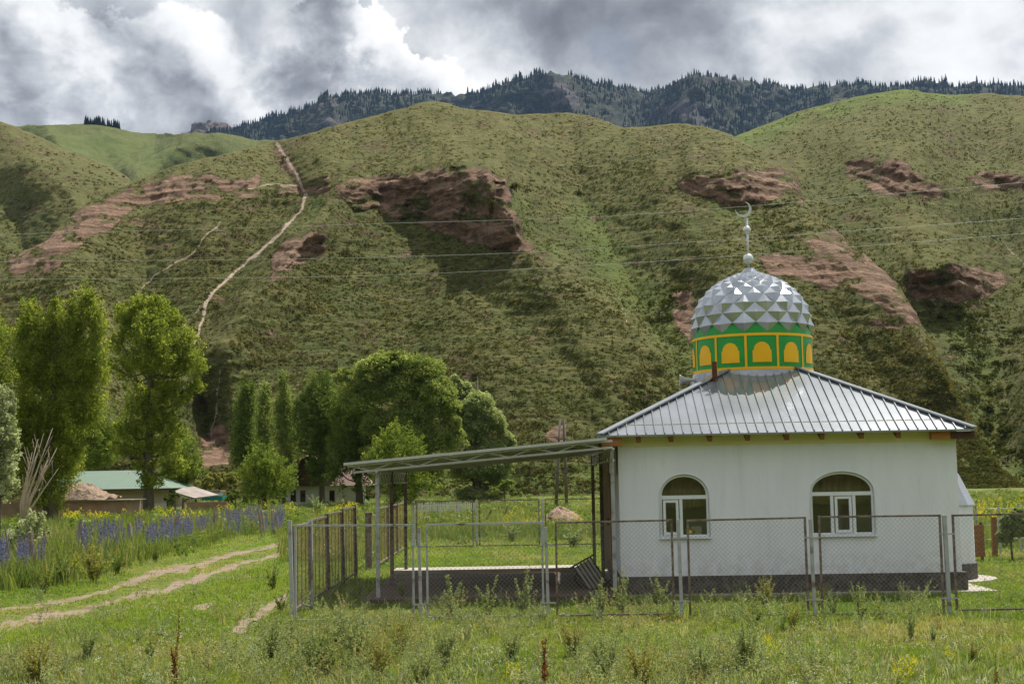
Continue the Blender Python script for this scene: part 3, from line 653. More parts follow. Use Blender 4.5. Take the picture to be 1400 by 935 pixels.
TR = [strip('dirt_track', [(-90, 880), (0, 855), (60, 842), (120, 833), (170, 816), (230, 806), (290, 784), (340, 768), (385, 757), (420, 748)], [20, 15, 12, 10, 9, 9, 8, 6, 4, 2], .006, 1),
      strip('dirt_track', [(-90, 853), (0, 834), (90, 823), (150, 807), (205, 786), (260, 776), (320, 758), (370, 747), (410, 740)], [5, 4, 5, 5, 8, 9, 5, 4, 2], .0105, 2),
      strip('dirt_gully', [(318, 861), (345, 850), (368, 832), (392, 815)], [9, 15, 9, 5], .015, 3),
      strip('dirt_patch', [(266, 830), (290, 827)], [4, 5], .006, 4),
      strip('dirt_patch', [(560, 707), (630, 707), (660, 704)], [3, 5, 2], .02, 5), strip('dirt_patch', [(660, 716), (740, 714)], [2, 4], .03, 6)]
# ================================================================ HILLS
T1 = math.tan(rad(1.0))
def hillgrid(x0, x1, dx, rows, ridge, Y0, k, tents=(), cliffs=(), amp=1.0, seed=0, yfoot=None, crest=20, foot=0, patches=(), paths=(), lush=(), sere=1.0):
    xs = np.arange(x0, x1+.1, dx); rx, ry = zip(*ridge)
    yr = np.interp(xs, rx, ry)
    for _ in range(2): yr[1:-1] = (yr[:-2]+2*yr[1:-1]+yr[2:])/4
    yb = (655-(xs-700)*T1+FPX*EYE/Y0) if yfoot is None else np.interp(xs, *zip(*yfoot))
    yb = np.maximum(yb, yr+2)
    s = np.linspace(0, 1, rows)[:, None]
    py = yb[None]+(yr-yb)[None]*s; px = np.broadcast_to(xs[None], py.shape).copy()
    d = DIR(px, py); e = d[..., 2]/d[..., 1]
    Y = (k*Y0+EYE)/np.maximum(k-e, .02)
    u = px+9*fbm(px/37, py/37, 3, seed+40); v = py+7*fbm(px/31, py/31, 3, seed+50)
    off = np.zeros_like(py); bare = np.zeros_like(py)
    bare = .38*np.broadcast_to(sere > 0, py.shape)*sstep(.02, .45, fbm(px/46+3, py/15, 4, seed+70)+.25*s)
    for pts, a, w_ in tents: off += 1.55* a*np.maximum(0, 1-pdist(u, v, pts)/w_)**1.08
    for cxs, ct, cb, w_, f in cliffs:
        yt = np.interp(px, cxs, ct)+7*fbm(px/22, px*0, 4, seed+9); ybt = np.interp(px, cxs, cb)+9*fbm(px/24, px*0+7, 4, seed+19)
        tp = sstep(cxs[0], cxs[0]+12, px)*(1-sstep(cxs[-1]-10, cxs[-1], px))
        def yp(q):
            ee = DIR(px, q); ee = ee[..., 2]/ee[..., 1]; return (k*Y0+EYE)/np.maximum(k-ee, .02)
        A = f*np.maximum(0, yp(yt)-yp(ybt))*tp; t = (ybt-py)/np.maximum(ybt-yt, 2)
        prof = np.where(t < 0, 0, np.where(t < 1, t, 1-sstep(0, 1, (yt-py)/w_)))
        ledge = .14*A*fbm(px/45, t*6, 3, seed+5)*((t > 0) & (t < 1))+.16*A*fbm(px/13, t*3, 4, seed+6)*((t > -.0) & (t < 1.1))*np.clip(t*3, 0, 1)
        off += A*prof+ledge
        bare = np.maximum(bare, sstep(-.22, .12, t)*(1-sstep(.85, 1.25, t))*tp*.88)
    for poly, val in patches:
        ins = inpoly(u, v, poly); dd = pdist(u, v, list(poly)+[poly[0]])
        bare = np.maximum(bare, (val-.10)*np.where(ins, .62+.38*np.clip(dd/6, 0, 1), np.clip(.5-dd/12, 0, 1)))
    bare = bare*np.clip(.90+1.0*fbm(px/24, py/8, 4, seed+80), .2, 1.0)
    path = np.zeros_like(py)
    for pts, w_, val in paths: path = np.maximum(path, val*np.clip(1.1-pdist(px+3.0*fbm(px/14, py/14, 3, 3), py, pts)/(w_*(1+.5*fbm(px/11, py/11, 2, 8))), 0, 1))
    lu = np.zeros_like(py)
    for pts, w_, val in lush: lu = np.maximum(lu, val*np.clip(1-pdist(u, v, pts)/w_, 0, 1))
    se = sere*sstep(.62, 1.0, s+.12*fbm(px/60, py/40, 3, seed+60))*.9
    for pts, a, w_ in tents:
        if a > 0: se = np.maximum(se, .75*np.clip(1.1-pdist(u, v, pts)/(w_*.45), 0, 1))
    se = np.clip(se*(1-lu), 0, 1)*np.broadcast_to(sere > 0, py.shape)
    Y = Y-off*np.clip(s*9, 0, 1)
    if foot: Y = Y-foot*np.exp(-s*9)*0
    Y = Y+crest*np.maximum(0, (s-.86)/.14)**2*np.clip((yb-yr)/300, .1, 1)
    p = PV(px, py, Y)
    # gully and hummock relief in metres
    X_, Z_ = p[..., 0], p[..., 2]; wsl = np.clip(s*14, 0, 1)
    rel = amp*(3.4*fbm(X_/26, Z_/20, 3, seed+1)+.55*fbm(X_/6, Z_/3.4, 3, seed+2)+.30*fbm(X_/1.9, Z_/.95, 3, seed+3)
               +bare*(.6*(np.abs(fbm(X_/5, Z_/9, 3, seed+31))-.25)+.8*fbm(X_/1.6, Z_/1.3, 3, seed+32)+.2*np.sin(2*PI*(Z_+1.6*fbm(X_/12, Z_/12, 2, seed+33))/2.6))
               +.12*np.sin((Z_+1.7*fbm(X_/9, Z_/9, 3, seed+4)*2)*2*PI/2.3)*(1-bare))
    p[..., 1] -= rel*wsl; p[..., 2] += .25*rel*wsl
    back = []
    last = p[-1]
    for q in range(1, 13):
        b = last.copy(); dd = q*q*1.2*min(Y0/190, 3); b[:, 0] *= 1+dd/np.maximum(last[:, 1], 1); b[:, 1] += dd; b[:, 2] -= .012*dd+ .0016*dd*dd; back.append(b)
    V = np.concatenate([p, np.array(back)]); R, C = V.shape[:2]
    ext = lambda a_: np.concatenate([a_, np.repeat(a_[-1:], 12, 0)])
    idx = np.arange(R*C).reshape(R, C); Fc = np.stack([idx[:-1, :-1], idx[:-1, 1:], idx[1:, 1:], idx[1:, :-1]], -1).reshape(-1, 4)
    return dict(V=V, F=Fc, at=dict(bare=ext(bare), path=ext(path), lush=ext(lu), sere=ext(se)), p=p, px=px, py=py, bare=bare, path=path)
RM = [(-140, 470), (-40, 392), (0, 366), (30, 345), (60, 330), (95, 300), (130, 271), (165, 256), (200, 245), (270, 224), (330, 208), (375, 192), (415, 184), (450, 174), (520, 158), (555, 150), (572, 143), (590, 141), (615, 144), (640, 149), (700, 159), (745, 156), (775, 152), (805, 155), (850, 171), (890, 168), (930, 167), (965, 174), (1000, 188), (1025, 204), (1050, 222), (1085, 236), (1100, 262), (1135, 300), (1170, 332), (1205, 362), (1235, 392), (1262, 440), (1285, 480), (1320, 560), (1370, 640), (1400, 662)]
cl = [([455, 480, 540, 600, 650, 690, 705, 718], [248, 244, 238, 236, 233, 246, 290, 325], [262, 278, 293, 303, 326, 337, 338, 338], 60, .52),
      ([4, 20, 70, 120, 180, 250, 330, 362], [358, 345, 318, 284, 258, 246, 242, 240], [378, 374, 362, 330, 287, 272, 268, 262], 34, .5),
      ([362, 385, 410, 440, 452], [350, 326, 312, 304, 310], [368, 366, 352, 338, 330], 26, .45),
      ([918, 950, 1000, 1060, 1098, 1112], [248, 238, 233, 231, 236, 242], [252, 266, 274, 278, 270, 250], 44, .6),
      ([370, 400, 432, 456], [246, 250, 240, 236], [258, 262, 262, 256], 18, .6),
      ([648, 668, 690, 700], [232, 232, 240, 244], [244, 262, 262, 252], 18, .7)]
tents = [([(560, 145), (640, 235), (705, 320), (780, 375), (860, 450), (950, 560)], 9, 95), ([(450, 176), (455, 250), (430, 310), (330, 420), (250, 520)], 9, 75),
         ([(1000, 188), (1085, 240), (1130, 300), (1220, 390), (1290, 490)], 8, 85), ([(375, 200), (412, 262), (330, 355), (265, 460), (285, 600)], -8, 45),
         ([(780, 200), (810, 300), (880, 420), (930, 520), (960, 620)], -13, 100), ([(60, 335), (110, 420), (140, 560)], 6, 90), ([(200, 260), (190, 420), (200, 560)], -5, 80),
         ([(560, 330), (560, 480), (620, 640)], -4, 100), ([(1000, 280), (1020, 400), (1100, 560)], 4, 90), ([(660, 240), (700, 300)], 3, 30)]
patches = [([(455, 245), (560, 232), (660, 228), (700, 260), (700, 320), (640, 330), (520, 285)], .9), ([(700, 300), (722, 325), (765, 350), (740, 352), (708, 338)], .85),
           ([(5, 350), (60, 322), (110, 300), (130, 330), (80, 362), (20, 382)], .62), ([(380, 330), (440, 300), (446, 330), (395, 372), (355, 385)], .8),
           ([(1030, 345), (1100, 355), (1175, 335), (1215, 360), (1245, 405), (1265, 445), (1230, 440), (1180, 405), (1110, 395), (1050, 385)], 1.02),
           ([(1090, 330), (1150, 300), (1170, 335), (1120, 360)], .8), ([(918, 400), (945, 388), (950, 440), (938, 470), (920, 440)], .9),
           ([(276, 600), (300, 580), (316, 590), (312, 640), (272, 645)], 1.1), ([(292, 500), (312, 500), (312, 525), (296, 520)], .7), ([(745, 590), (775, 578), (772, 606), (740, 610)], 1.1),
           ([(366, 195), (396, 190), (415, 240), (425, 268), (404, 262)], .72), ([(440, 250), (470, 195), (478, 205), (450, 255)], .65), ([(780, 300), (850, 290), (840, 310), (790, 318)], .42),
           ([(720, 340), (765, 355), (770, 385), (740, 370)], .45), ([(1180, 430), (1240, 440), (1232, 452), (1190, 446)], .75), ([(760, 262), (830, 250), (860, 270), (800, 282)], .4)]
paths = [([(378, 196), (402, 232), (416, 262), (413, 285), (385, 315), (345, 347), (318, 365), (290, 390), (276, 412), (268, 440), (263, 466)], 3.5, .92), ([(300, 300), (262, 340), (205, 372), (185, 392)], 2.2, .62),
         ([(490, 340), (482, 372)], 2.2, .55), ([(408, 250), (365, 250), (340, 256)], 3, .6), ([(850, 420), (858, 448)], 2, .6), ([(700, 420), (760, 470)], 1.5, .5), ([(270, 412), (250, 432), (244, 440)], 2.4, .6), ([(300, 505), (296, 560), (290, 600)], 3.5, .6)]
lush = [([(800, 300), (850, 390), (905, 440), (930, 500)], 42, .75), ([(690, 260), (715, 300), (760, 340)], 18, .7), ([(980, 285), (1040, 300)], 14, .7), ([(600, 660), (800, 655), (1000, 660), (1330, 650)], 26, .9), ([(440, 265), (400, 320)], 12, .7)]
hm = hillgrid(-150, 1400, 1.8, 330, RM, 190., .59, tents, cl, 1.0, 1, patches=patches, paths=paths, lush=lush)
hill_main = struct(npmesh('hill', hm['V'], hm['F'], M['hill'], attrs=hm['at'], smooth=True))
RR = [(840, 330), (900, 262), (960, 212), (1000, 188), (1050, 166), (1100, 149), (1150, 136), (1195, 129), (1250, 126), (1300, 125), (1350, 128), (1400, 132), (1480, 142), (1600, 165)]
cl2 = [([1148, 1175, 1215, 1260, 1295], [222, 218, 221, 238, 258], [226, 240, 258, 272, 276], 30, .5), ([1232, 1260, 1300, 1340, 1350], [378, 374, 368, 366, 378], [392, 418, 420, 402, 392], 40, .38), ([1315, 1350, 1420], [236, 232, 238], [243, 250, 262], 20, .6)]
pat2 = [([(1145, 220), (1215, 216), (1262, 236), (1300, 262), (1250, 276), (1190, 262)], .7), ([(1232, 376), (1340, 362), (1385, 385), (1340, 420), (1290, 425), (1245, 420)], .9), ([(1320, 232), (1400, 236), (1400, 262), (1340, 256)], .5), ([(1350, 330), (1400, 350), (1400, 380), (1370, 365)], .45)]
hr = hillgrid(830, 1600, 2.0, 290, RR, 215., .50, [([(1200, 128), (1235, 240), (1265, 330)], 14, 120), ([(1270, 445), (1340, 480), (1350, 600)], -7, 85), ([(1330, 130), (1370, 260), (1400, 400)], -10, 90), ([(1460, 150), (1500, 400), (1480, 600)], 16, 110)],
              cl2, 1.1, 7, patches=pat2, paths=[([(1380, 330), (1396, 352), (1420, 390)], 3, .6)], lush=[([(1010, 190), (1100, 155), (1190, 135), (1310, 130)], 24, 1.0), ([(1300, 440), (1345, 500), (1340, 600)], 40, .6), ([(1250, 660), (1420, 652), (1600, 640)], 30, .9)])
hill_right = struct(npmesh('hill', hr['V'], hr['F'], M['hill'], attrs=hr['at'], smooth=True))
RL = [(-200, 120), (-60, 150), (0, 168), (40, 181), (100, 206), (150, 228), (175, 243), (205, 275), (240, 330), (290, 400)]
hl = hillgrid(-220, 290, 2.0, 170, RL, 300., .52, [([(0, 168), (60, 240), (130, 300)], 16, 90), ([(-40, 230), (20, 300), (40, 340)], -10, 60)], (), 1.4, 13, yfoot=[(-220, 560), (290, 560)],
              patches=[([(20, 175), (60, 200), (120, 250), (150, 280), (110, 262), (50, 225)], .52), ([(0, 270), (40, 290), (60, 310), (10, 300)], .45)])
hill_left = struct(npmesh('hill', hl['V'], hl['F'], M['hill'], attrs=hl['at'], smooth=True))
RB = [(-120, 196), (0, 176), (40, 170), (75, 169), (115, 171), (160, 175), (200, 181), (250, 184), (280, 181), (310, 182), (360, 192), (430, 205), (520, 230)]
hb = hillgrid(-120, 520, 2.0, 90, RB, 700., .5, [([(290, 180), (240, 205), (190, 235)], 95, 60), ([(60, 168), (90, 210), (150, 250)], 85, 80), ([(210, 182), (190, 205), (150, 225)], -70, 40)], (), 2.0, 17, yfoot=[(-120, 330), (520, 330)], lush=[([(-100, 180), (100, 200), (240, 215)], 30, .45)], sere=0)
hill_back = struct(npmesh('hill', hb['V'], hb['F'], M['hillback'], attrs=hb['at'], smooth=True))
RE = [(200, 262), (280, 188), (350, 167), (400, 153), (425, 143), (450, 131), (510, 126), (560, 127), (640, 127), (665, 121), (690, 111), (720, 106), (750, 102), (800, 111), (850, 119), (890, 127), (915, 117), (935, 106), (960, 102), (1000, 108), (1040, 112), (1080, 119), (1120, 117), (1150, 117), (1200, 117), (1260, 113), (1330, 115), (1400, 121), (1500, 118), (1650, 130)]
rockp = [([(735, 128), (752, 103), (775, 116), (800, 140), (790, 150), (750, 148)], .9), ([(905, 150), (925, 138), (970, 140), (985, 158), (960, 170), (915, 168)], .9), ([(430, 152), (455, 134), (478, 150), (470, 178), (440, 188)], .75), ([(860, 150), (880, 138), (890, 160), (870, 168)], .7),
         ([(940, 108), (975, 103), (1010, 110), (1005, 118), (960, 116)], .8), ([(1040, 118), (1085, 120), (1082, 136), (1050, 134)], .55), ([(400, 170), (425, 165), (430, 185), (405, 190)], .6), ([(810, 128), (850, 132), (842, 146), (815, 142)], .5), ([(1150, 120), (1185, 122), (1178, 130), (1155, 130)], .4)]
he_ = hillgrid(200, 1650, 3.0, 110, RE, 2300., .72, [([(750, 104), (780, 150), (830, 190)], 260, 60), ([(950, 103), (945, 170), (960, 200)], 260, 70), ([(450, 130), (455, 190)], 160, 50), ([(890, 126), (880, 180)], -160, 50), ([(600, 125), (620, 190)], -120, 60), ([(1080, 118), (1090, 190)], -100, 60), ([(690, 110), (700, 170)], 140, 40)], (), 9.0, 23, yfoot=[(200, 300), (1650, 300)], patches=rockp, crest=100, sere=0)
mountain = struct(npmesh('mountain', he_['V'], he_['F'], M['mountain'], attrs=he_['at'], smooth=True))
RP = [(225, 200), (255, 182), (268, 167), (285, 163), (305, 166), (330, 180), (370, 200)]
hp = hillgrid(225, 370, 2, 40, RP, 2900., .8, (), (), 8, 29, yfoot=[(225, 215), (370, 215)], patches=[([(255, 182), (268, 160), (330, 160), (335, 200), (255, 200)], .8)], crest=60, sere=0)
far_peak = struct(npmesh('far_peak', hp['V'], hp['F'], M['farpeak'], attrs=hp['at'], smooth=True))
# ---------------------------------------------------------------- scattered geometry in one mesh
def scatter(name, proto, Fp, pos, size, mats, tint=None, dry=None, tilt=.0, zs=None, up=None, smooth=False):
    n = len(pos); k = len(proto); a = RNG.uniform(0, 2*PI, n); c, s_ = np.cos(a), np.sin(a)
    if proto.ndim == 2: pr = np.broadcast_to(proto[None], (n, k, 3))
    else: pr = proto[RNG.integers(0, len(proto), n)]; k = proto.shape[1]
    x = pr[..., 0]*c[:, None]-pr[..., 1]*s_[:, None]; y = pr[..., 0]*s_[:, None]+pr[..., 1]*c[:, None]; z = pr[..., 2]
    sz = np.asarray(size).reshape(n, 1); zz = sz if zs is None else np.asarray(zs).reshape(n, 1)
    tx = RNG.normal(0, tilt, (n, 1)); ty = RNG.normal(0, tilt, (n, 1))
    V = np.stack([x*sz+tx*z*zz, y*sz+ty*z*zz, z*zz], -1)+np.asarray(pos)[:, None]
    Fc = (np.asarray(Fp)[None]+(np.arange(n)*k)[:, None, None]).reshape(-1, np.asarray(Fp).shape[1])
    at = dict(tint=np.repeat(RNG.uniform(0, 1, n) if tint is None else tint, k), dry=np.repeat(np.zeros(n) if dry is None else dry, k))
    return npmesh(name, V.reshape(-1, 3), Fc, mats, attrs=at, smooth=smooth)
def leafcloud(nl, rx, rz, sz, seed, flat=.0):         # a little dome of leaf quads
    r = np.random.default_rng(seed); V = []; Fc = []
    for i in range(nl):
        th = r.uniform(0, 2*PI); ph = math.acos(r.uniform(.0, 1)); q = r.uniform(.55, 1)
        c = np.array([math.sin(ph)*math.cos(th)*rx*q, math.sin(ph)*math.sin(th)*rx*q, math.cos(ph)*rz*q])
        n_ = c/np.array([rx, rx, rz])+r.normal(0, .45, 3); n_ /= np.linalg.norm(n_)
        t = np.cross(n_, r.normal(0, 1, 3)); t /= np.linalg.norm(t); b = np.cross(n_, t); s = sz*r.uniform(.6, 1.3)
        V += [c-t*s, c-b*s*.6, c+t*s, c+b*s*.6]; Fc.append([4*i, 4*i+1, 4*i+2, 4*i+3])
    return np.array(V), Fc
prot = [leafcloud(9, .55, .42, .26, i) for i in range(5)]; PT = np.array([p_[0] for p_ in prot]); PF = prot[0][1]
def hill_scatter(h, n, s0, s1, seed, name, keep=lambda px, py, b: b < .5):
    p = h['p']; R, C = p.shape[:2]; r = np.random.default_rng(seed)
    i = r.integers(2, R-2, n); j = r.integers(2, C-2, n); px, py = h['px'][i, j], h['py'][i, j]
    dens = .5+.5*fbm(px/22, py/10, 3, seed)+.35*fbm(px/90, py/60, 2, seed+3)
    ok = (r.uniform(0, 1, n) < np.clip(dens*1.3, .06, 1)) & keep(px, py, h['bare'][i, j]+h['path'][i, j]*.8) & (px > -60) & (px < 1470)
    i, j = i[ok], j[ok]; f = r.uniform(0, 1, (len(i), 1))
    pos = p[i, j]*(1-f)+p[i, np.minimum(j+1, C-1)]*f; sz = r.uniform(0, 1, len(i))**2.2*(s1-s0)+s0
    px, py = px[ok], py[ok]
    tint = np.clip(.5+.55*fbm(px/40, py/22, 3, seed+7)+r.normal(0, .22, len(i)), 0, 1); dry = np.clip(r.normal(.05, .28, len(i))+.6*fbm(px/60, py/30, 3, seed+8), 0, .9)
    pos = pos-np.array([0, 0, .06])
    o = scatter(name, PT, PF, pos, sz, M['shrub'], tint, dry, .12, zs=sz*.85); o['kind'] = 'stuff'; return o
hill_scatter(hm, 160000, .28, .95, 3, 'hillside_tussocks'); hill_scatter(hr, 62000, .36, 1.2, 4, 'hillside_tussocks'); hill_scatter(hl, 12000, .8, 2.0, 6, 'hillside_tussocks')
# larger bushes in the gully right of the dome
gb = [(1300, 440), (1325, 455), (1350, 445), (1362, 470), (1335, 490), (1310, 480), (1345, 520), (1375, 500), (1330, 545), (1360, 560), (1340, 585), (1380, 590), (1290, 425), (1390, 455), (1318, 510), (1370, 535), (1352, 610), (1310, 438), (1385, 620), (698, 258), (800, 265), (395, 215), (912, 420), (905, 440), (930, 405)]
pos = []; szz = []
for bx, by in gb:
    h = hr if bx > 1280 else hm; dd = (h['px']-bx)**2+(h['py']-by)**2; i, j = np.unravel_index(dd.argmin(), dd.shape)
    for q in range(7): pos.append(h['p'][i, j]+np.array([RNG.normal(0, 1.7), RNG.normal(0, 1.4), RNG.uniform(-.3, .3)])); szz.append(RNG.uniform(1.1, 2.3))
pb = [leafcloud(60, .55, .55, .13, 40+i) for i in range(3)]
o = scatter('gully_bushes', np.array([q[0] for q in pb]), pb[0][1], np.array(pos), szz, M['shrub'], np.clip(RNG.normal(.25, .15, len(pos)), 0, 1), None, .1); o['kind'] = 'stuff'
# the other side of the valley, behind the camera
xs_ = np.linspace(-1500, 1500, 160); ys_ = np.linspace(0, 1, 40)[:, None]
hh = (150+60*fbm(xs_/330, xs_*0, 3, 91))[None]*sstep(0, 1.15, ys_)*(1+.12*fbm(xs_[None]/90+ys_, ys_*4, 3, 92)); V = np.stack([np.broadcast_to(xs_[None], hh.shape), -180-420*ys_+0*hh+30*fbm(xs_/200, xs_*0, 2, 93)[None], hh-1], -1)
idx = np.arange(hh.size).reshape(hh.shape); Fc = np.stack([idx[:-1, 1:], idx[:-1, :-1], idx[1:, :-1], idx[1:, 1:]], -1).reshape(-1, 4); zz0 = np.zeros(hh.size)
struct(npmesh('hill', V, Fc, M['hill'], attrs=dict(bare=zz0, path=zz0, lush=zz0, sere=zz0), smooth=True))
# spruce forest
def spruce_proto(seed, n=7, lev=7):
    r = np.random.default_rng(seed); V = []; Fc = []
    for l in range(lev):
        z0 = .06+.90*l/lev; z1 = z0+.30*(1-.5*l/lev); R_ = .17*(1-l/lev)**.8+.012; b = len(V); V.append([0, 0, min(z1, 1.0)])
        for k in range(2*n):
            a = PI*k/n+l*.4; rr = R_*(1 if k % 2 else .55)*r.uniform(.75, 1.2); V.append([rr*math.cos(a), rr*math.sin(a), z0-.05*(k % 2)*(1-l/lev)])
        for k in range(2*n): Fc.append([b, b+1+k, b+1+(k+1) % (2*n)])
    return np.array(V), Fc
sp_ = [spruce_proto(i) for i in range(4)]; SPV = np.array([q[0] for q in sp_]); SPF = sp_[0][1]
def forest(h, n, name, cond, s0, s1, seed):
    p = h['p']; R, C = p.shape[:2]; r = np.random.default_rng(seed)
    i = R-1-(r.uniform(0, 1, n)**1.35*(R-3)).astype(int); j = r.integers(0, C-1, n); px, py = h['px'][i, j], h['py'][i, j]
    ok = (r.uniform(0, 1, n) > h['bare'][i, j]*1.2) & cond(px, py, i) & (fbm(px/30, py/22, 3, seed) > -.24)
    i, j = i[ok], j[ok]; f = r.uniform(0, 1, (len(i), 1)); pos = p[i, j]*(1-f)+p[i, j+1]*f
    sz = r.uniform(s0, s1, len(i)); pos[:, 2] -= .8
    o = scatter(name, SPV, SPF, pos, sz, M['spruce'], np.clip(r.normal(.4, .3, len(i)), 0, 1)); o['kind'] = 'stuff'; return o
forest(he_, 20000, 'spruce_forest', lambda px, py, i: (py < 215), 8, 17, 31)
pcr = he_
def crest_trees(h, n, x0, x1, name, s0, s1, seed):
    r = np.random.default_rng(seed); p = h['p'][-1]; px = h['px'][-1]; sel = np.where((px > x0) & (px < x1))[0]; j = r.choice(sel[:-1], n)
    ok = fbm(px[j]/14, px[j]*0, 2, seed) > -.25; j = j[ok]; f = r.uniform(0, 1, (len(j), 1)); pos = p[j]*(1-f)+p[j+1]*f
    pos[:, 1] += r.uniform(-6, 6, len(j)); pos[:, 2] -= 1.5
    o = scatter(name, SPV, SPF, pos, r.uniform(s0, s1, len(j)), M['spruce'], None); o['kind'] = 'stuff'
crest_trees(he_, 620, 280, 1480, 'crest_spruces', 7, 19, 33)
crest_trees(hb, 90, 112, 178, 'spruce_copse', 6, 11, 35)
# ================================================================ TREES
KL = 80
def tree(name, label, cat, base, lobes, mat, nleaf, leaf, trunk_r, Y=None, group=None, limbs=True, trunkpts=None, csize=.55, long=1.7, fill=.55, barkm='bark', seed=0, trunk_top=.75, zst=1.0, kl=80, style='billow', lai=14.0, upw=1.0, spread=.8, slen=1.0):
    b = G(*base) if Y is None else P(base[0], base[1], Y); 
    if Y is not None: b.z = 0
    Yb = b.y; sc = Yb/FPX; r = np.random.default_rng(seed+101)
    root = thing(name, label, cat, b, 0, group)
    L = []
    for lo in lobes:
        x, y, rx, ry = lo[:4]; dy = lo[4] if len(lo) > 4 else r.uniform(-.4, .4)*rx*sc
        c = np.array(P(x, y, Yb+dy))-np.array(b); L.append((c, rx*sc, ry*sc))
    leaf = max(1.35*sc, .045); area = sum(PI*rx*ry for _, rx, ry in L)*.62; ntot = int(lai*area/(2*leaf*leaf/long))
    vol = np.array([rx*rx*ry for _, rx, ry in L])**.72; vol /= vol.sum(); pos = []; nr = []; tn = []
    for (c, rx, ry), w_ in zip(L, vol):
        R_ = np.array([rx, rx, ry]); n_ = int(ntot*w_)
        k = 46 if style == 'spray' else 95; ncl = max(5, n_//k); d = r.normal(0, 1, (ncl, 3)); d /= np.linalg.norm(d, axis=1)[:, None]
        if style == 'spray':
            q = r.uniform(0, 1, (ncl, 1))**.5; p0 = c+d*q*R_*.95; dr = d*spread+np.array([0, 0, 1.0])*upw+r.normal(0, .3, (ncl, 3)); dr /= np.linalg.norm(dr, axis=1)[:, None]
            ln = min(1.0, .5*(rx*ry)**.5)*r.uniform(.6, 1.5, (ncl, 1, 1))*slen; tt_ = r.uniform(0, 1, (ncl, k, 1)); wdt = ln*(.27*(1-tt_)+.05)
            g = r.normal(0, 1, (ncl, k, 3))*wdt; p = p0[:, None]+dr[:, None]*tt_*ln+g; nn = g/np.maximum(wdt, 1e-4)*.5+np.array([0, 0, .3])+r.normal(0, .7, g.shape)
        else:
            d[:, 2] = np.where(d[:, 2] < -.3, -d[:, 2], d[:, 2]); q = r.uniform(.72, 1.06, (ncl, 1)); q = np.where(r.uniform(0, 1, (ncl, 1)) < .25, r.uniform(.2, .7, (ncl, 1)), q); p0 = c+d*q*R_*.9
            cr = csize*min(1.0, .32*(rx*ry)**.5)*r.uniform(.55, 1.35, (ncl, 1, 1)); e = r.normal(0, 1, (ncl, k, 3)); e /= np.linalg.norm(e, axis=2, keepdims=True); e[..., 2] = np.where(e[..., 2] < -.25, -e[..., 2], e[..., 2])
            g = e*r.uniform(.35, 1.0, (ncl, k, 1))**.5*np.array([1, 1, .78]); droop = -.35*(g[..., :1]**2+g[..., 1:2]**2)*np.array([0, 0, 1.0]); p = p0[:, None]+(g+droop)*cr; nn = e*.3+r.normal(0, .9, g.shape)+np.array([.15, .2, .5])
        pos.append(p.reshape(-1, 3)); nr.append(nn.reshape(-1, 3)); tn.append(np.repeat(np.clip(r.normal(.5, .28, ncl), 0, 1), k))
    pos = np.concatenate(pos); nr = np.concatenate(nr); tn = np.clip(np.concatenate(tn)+r.normal(0, .16, len(pos)), 0, 1)
    nr /= np.linalg.norm(nr, axis=1)[:, None]; ok = pos[:, 2] > .25; pos, nr, tn = pos[ok], nr[ok], tn[ok]
    t = np.cross(nr, r.normal(0, 1, nr.shape)); t /= np.maximum(np.linalg.norm(t, axis=1), 1e-6)[:, None]; bb = np.cross(nr, t)
    s = leaf*r.uniform(.6, 1.35, (len(pos), 1)); t *= s; bb *= s/long
    V = np.stack([pos-t, pos-bb+nr*s*.15, pos+t, pos+bb+nr*s*.15], 1).reshape(-1, 3); Fc = np.arange(len(V)).reshape(-1, 4)
    npmesh('crown', V, Fc, M[mat], root, dict(tint=np.repeat(tn, 4), dry=np.zeros(len(V))))
    # trunk and limbs
    mb = MB(); top = max(c[2]+ry*trunk_top for c, rx, ry in L); hx_ = np.mean([c for c, _, _ in L], 0)
    tops = [Vector((0, 0, -.1)), Vector((.05*top*r.uniform(-.3, .3), 0, top*.3)), Vector((hx_[0]*.5, hx_[1]*.3, top*.62)), Vector((hx_[0]*.8, hx_[1]*.4, top))]
    mb.tube(tops, [trunk_r*1.2, trunk_r*.78, trunk_r*.45, trunk_r*.08], 9)
    for c, rx, ry in L:
        f = max(.16, min(.72, (c[2]-ry*.6)/top)); st = tops[1].lerp(tops[2], max(0, (f-.3)/.32)) if f > .3 else tops[0].lerp(tops[1], f/.3)
        e = Vector(c); mid = st.lerp(e, .5)+Vector((0, 0, -.06*e.length)); mb.tube([st, mid, e], [trunk_r*.30, trunk_r*.17, trunk_r*.05], 6)
        for q in range(4):
            e2 = e+Vector(r.normal(0, 1, 3))*min(rx, ry)*.55; mb.tube([mid, mid.lerp(e2, .55), e2], [trunk_r*.12, trunk_r*.07, trunk_r*.02], 5)
    mb.build('trunk', M[barkm], root); return root
tree('poplar_tree', 'tall leafy poplar beside the mud shed, with a dead branch before it', 'tree', (70, 716),
     [(45, 445, 12, 34), (62, 468, 13, 34), (80, 448, 12, 34), (97, 460, 12, 36), (118, 432, 12, 38), (120, 408, 5, 16), (133, 452, 10, 30), (46, 418, 5, 14), (30, 465, 10, 26), (76, 418, 5, 12), (95, 424, 5, 16), (42, 510, 20, 36), (72, 520, 22, 38), (104, 510, 22, 40), (130, 505, 16, 36), (36, 570, 18, 34), (62, 590, 26, 36), (98, 570, 24, 38), (124, 560, 16, 26), (44, 640, 26, 28), (78, 650, 24, 30), (28, 610, 14, 26), (66, 685, 20, 16), (96, 620, 16, 22)], 'poplar', 25000, .19, .42, csize=.62, seed=1, zst=1.6, kl=110, style='spray', lai=12, upw=1.1, spread=.7, slen=1.5)
